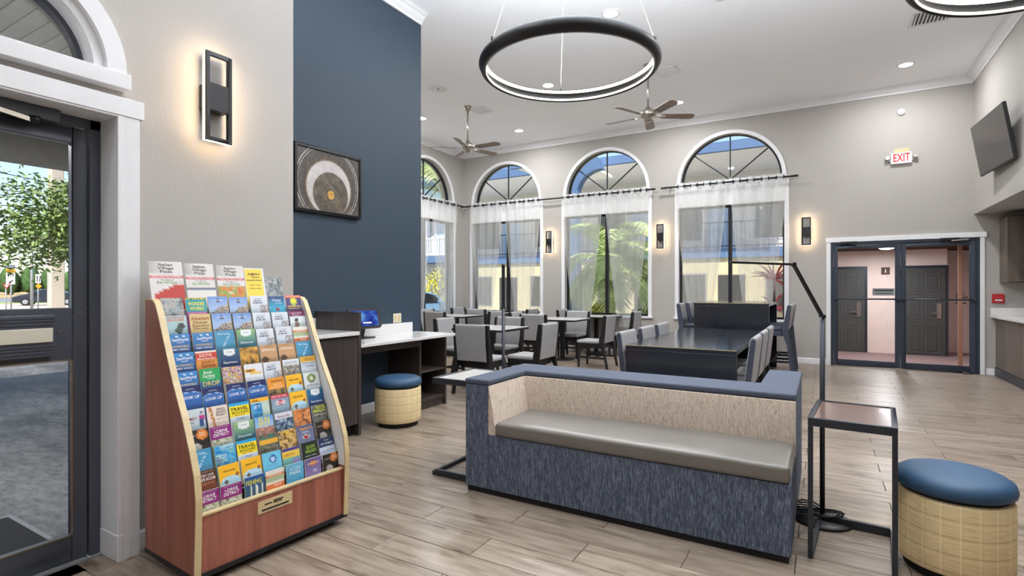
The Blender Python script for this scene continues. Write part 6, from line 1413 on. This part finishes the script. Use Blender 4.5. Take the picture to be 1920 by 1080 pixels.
bush(-4.95, 12.75, 0.42, 1.2, 'yellow green shrub at the foot of the palm', M['shrub'], 3)
bush(-4.5, 15.6, 0.7, 1.0, 'green shrub right of the palm', M['leaf'], 4)
bush(-3.0, 15.2, 0.7, 0.95, 'green shrub near the right edge of the palm window', M['leaf'], 6)
bush(-2.95, 12.6, 0.4, 0.9, 'green shrub at the lower left of the right window', M['shrub'], 8, 500)
bush(-16.6, 21.0, 0.9, 2.5, 'yellow green shrub outside the side window', M['shrub'], 10)
t = thing('cordyline', 'red and pink spiky plant outside the right window', 'plant', (-0.88, 12.0, GZ)); rr = random.Random(2)
MB().tube([(-0.88, 12, GZ), (-0.86, 12, 0.9), (-0.88, 12.02, 1.5)], 0.035, 8, r1=.02).build('stem', M['bark'], t)
for hz, n, L in ((1.5, 20, .55), (0.95, 18, .42)):
    for k in range(n):
        a = k*2.4; el = rr.uniform(-.4, 1.2); d = Vector((math.cos(a)*math.cos(el), math.sin(a)*math.cos(el), math.sin(el))); s = d.orthogonal().normalized()*0.022
        p = Vector((-.87, 12, hz)); m_ = p+d*L*.5; e = p+d*L+Vector((0, 0, -.1)); b = MB()
        b.add([p-s*.5, p+s*.5, m_+s, e, m_-s], [(0, 1, 2, 4), (4, 2, 3)]); b.build('leaf', M['redleaf'], t, fix=False)
# ------------------------------------------------------------------ covered walk behind the exit doors
struct(box('walk_wall', M['peach'], (-0.3, 2.46, 15.7, 15.9, GZ, 3.2)))
struct(box('walk_side_wall', M['peach'], (3.3, 3.5, FY+0.26, 18, GZ, 3.2)))
struct(box('walk_end_wall', M['peach'], (2.46, 3.5, 16.7, 16.9, GZ, 3.2)))
struct(box('walk_left_wall', M['peach'], (-0.42, -0.3, 13.0, 20.4, GZ, 3.2)))
wc = struct(box('walk_ceiling', M['walnutceil'], (-0.4, 3.5, FY+0.26, 18, 2.32, 2.45)))
for k in range(26): y = FY+0.5+k*0.28; MB().box(-0.3, 3.3, y, y+0.08, 2.24, 2.321).build('slat', M['walnutceil'], wc)
for y, l in ((12.2, 'nearer'), (14.4, 'farther')):  # both lamps are added to brighten the dark walk
    wl = thing('added_walk_light', l+' added round fill lamp in the covered walk behind the exit doors', 'ceiling light', (1.2, y, 2.24), group='added covered walk lamps')
    MB().lathe([(0, 0), (0.16, 0), (0.16, -0.03), (0, -0.03)], 24, (1.2, y, 2.238)).build('housing', M['white'], wl)
    MB().lathe([(0, -0.03), (0.14, -0.03), (0.1, -0.05), (0, -0.055)], 24, (1.2, y, 2.238)).build('lens', M['lens'], wl)
    lamp('bulb', 'AREA', 45, (1.2, y, 2.17), wl, size=0.25)
def panel_door(name, x0, x1, y, label):
    t = thing(name, label, 'door', ((x0+x1)/2, y, GZ))
    z1 = 1.80; w = x1-x0
    box('slab', M['darkdoor'], (x0, x1, y-0.045, y-0.002, GZ+0.01, z1), t, 0.003)
    for i in range(2):
        for zz0, zz1 in ((0.05, 0.62), (0.75, 1.2), (1.32, 1.66)):
            a = x0+w*(0.13+0.41*i); b_ = a+w*0.33; z0_, z1_ = GZ+zz0*(z1-GZ)/1.78, GZ+zz1*(z1-GZ)/1.78
            p = MB()
            for q in ((a, b_, z0_, z0_+.02), (a, b_, z1_-.02, z1_), (a, a+.02, z0_, z1_), (b_-.02, b_, z0_, z1_)): p.box(q[0], q[1], y-0.056, y-0.044, q[2], q[3])
            o = p.build('panel_moulding', M['doorrelief'], t, 0.003)
            box('raised_panel', M['darkdoor'], (a+.05, b_-.05, y-0.053, y-0.044, z0_+.05, z1_-.05), o, 0.004)
    box('door_frame', M['slate'], (x0-0.06, x1+0.06, y-0.03, y-0.001, GZ, z1+0.06), t)
    k = box('lock_plate', M['nickel'], (x1-0.16, x1-0.075, y-0.065, y-0.045, 0.62, 0.98), t, 0.008)
    MB().bar((x1-0.12, y-0.09, 0.74), (x1-0.28, y-0.09, 0.74), 0.02, 0.025).build('lever', M['nickel'], k, 0.004)
panel_door('guest_room_door', 1.63, 2.42, 15.7, 'dark grey panelled door with steel lock seen through the exit door')
panel_door('guest_room_door', 0.0, 0.86, 15.7, 'dark door behind the left exit door glass')
t = thing('wall_sign', 'small brown sign with pale symbol on the peach wall outside', 'sign', (1.28, 15.7, 1.73))
box('plate', M['walnutceil'], (1.2, 1.37, 15.68, 15.699, 1.66, 1.83), t); b = MB()
b.box(1.275, 1.295, 15.676, 15.68, 1.70, 1.76); b.build('symbol', M['signwhite'], t)
MB().tube([(1.285, 15.6785, 1.782), (1.285, 15.6745, 1.782)], 0.012, 12).build('symbol_dot', M['signwhite'], t)
t = thing('walkway_post', 'brown post outside behind the right exit door', 'post', (2.28, 13.3, GZ)); box('shaft', M['signbrown'], (2.245, 2.315, 13.27, 13.33, GZ, 2.235), t, 0.01)
t = thing('door_notice', 'small black lettered notice on the peach wall at the right', 'sign', (2.9, 16.7, 1.0))
b = MB()
for k, w in enumerate((.16, .22, .14, .2)): b.box(2.78, 2.78+w, 16.685, 16.697, 1.16-k*.07, 1.185-k*.07)
b.build('print', M['signblack'], t)
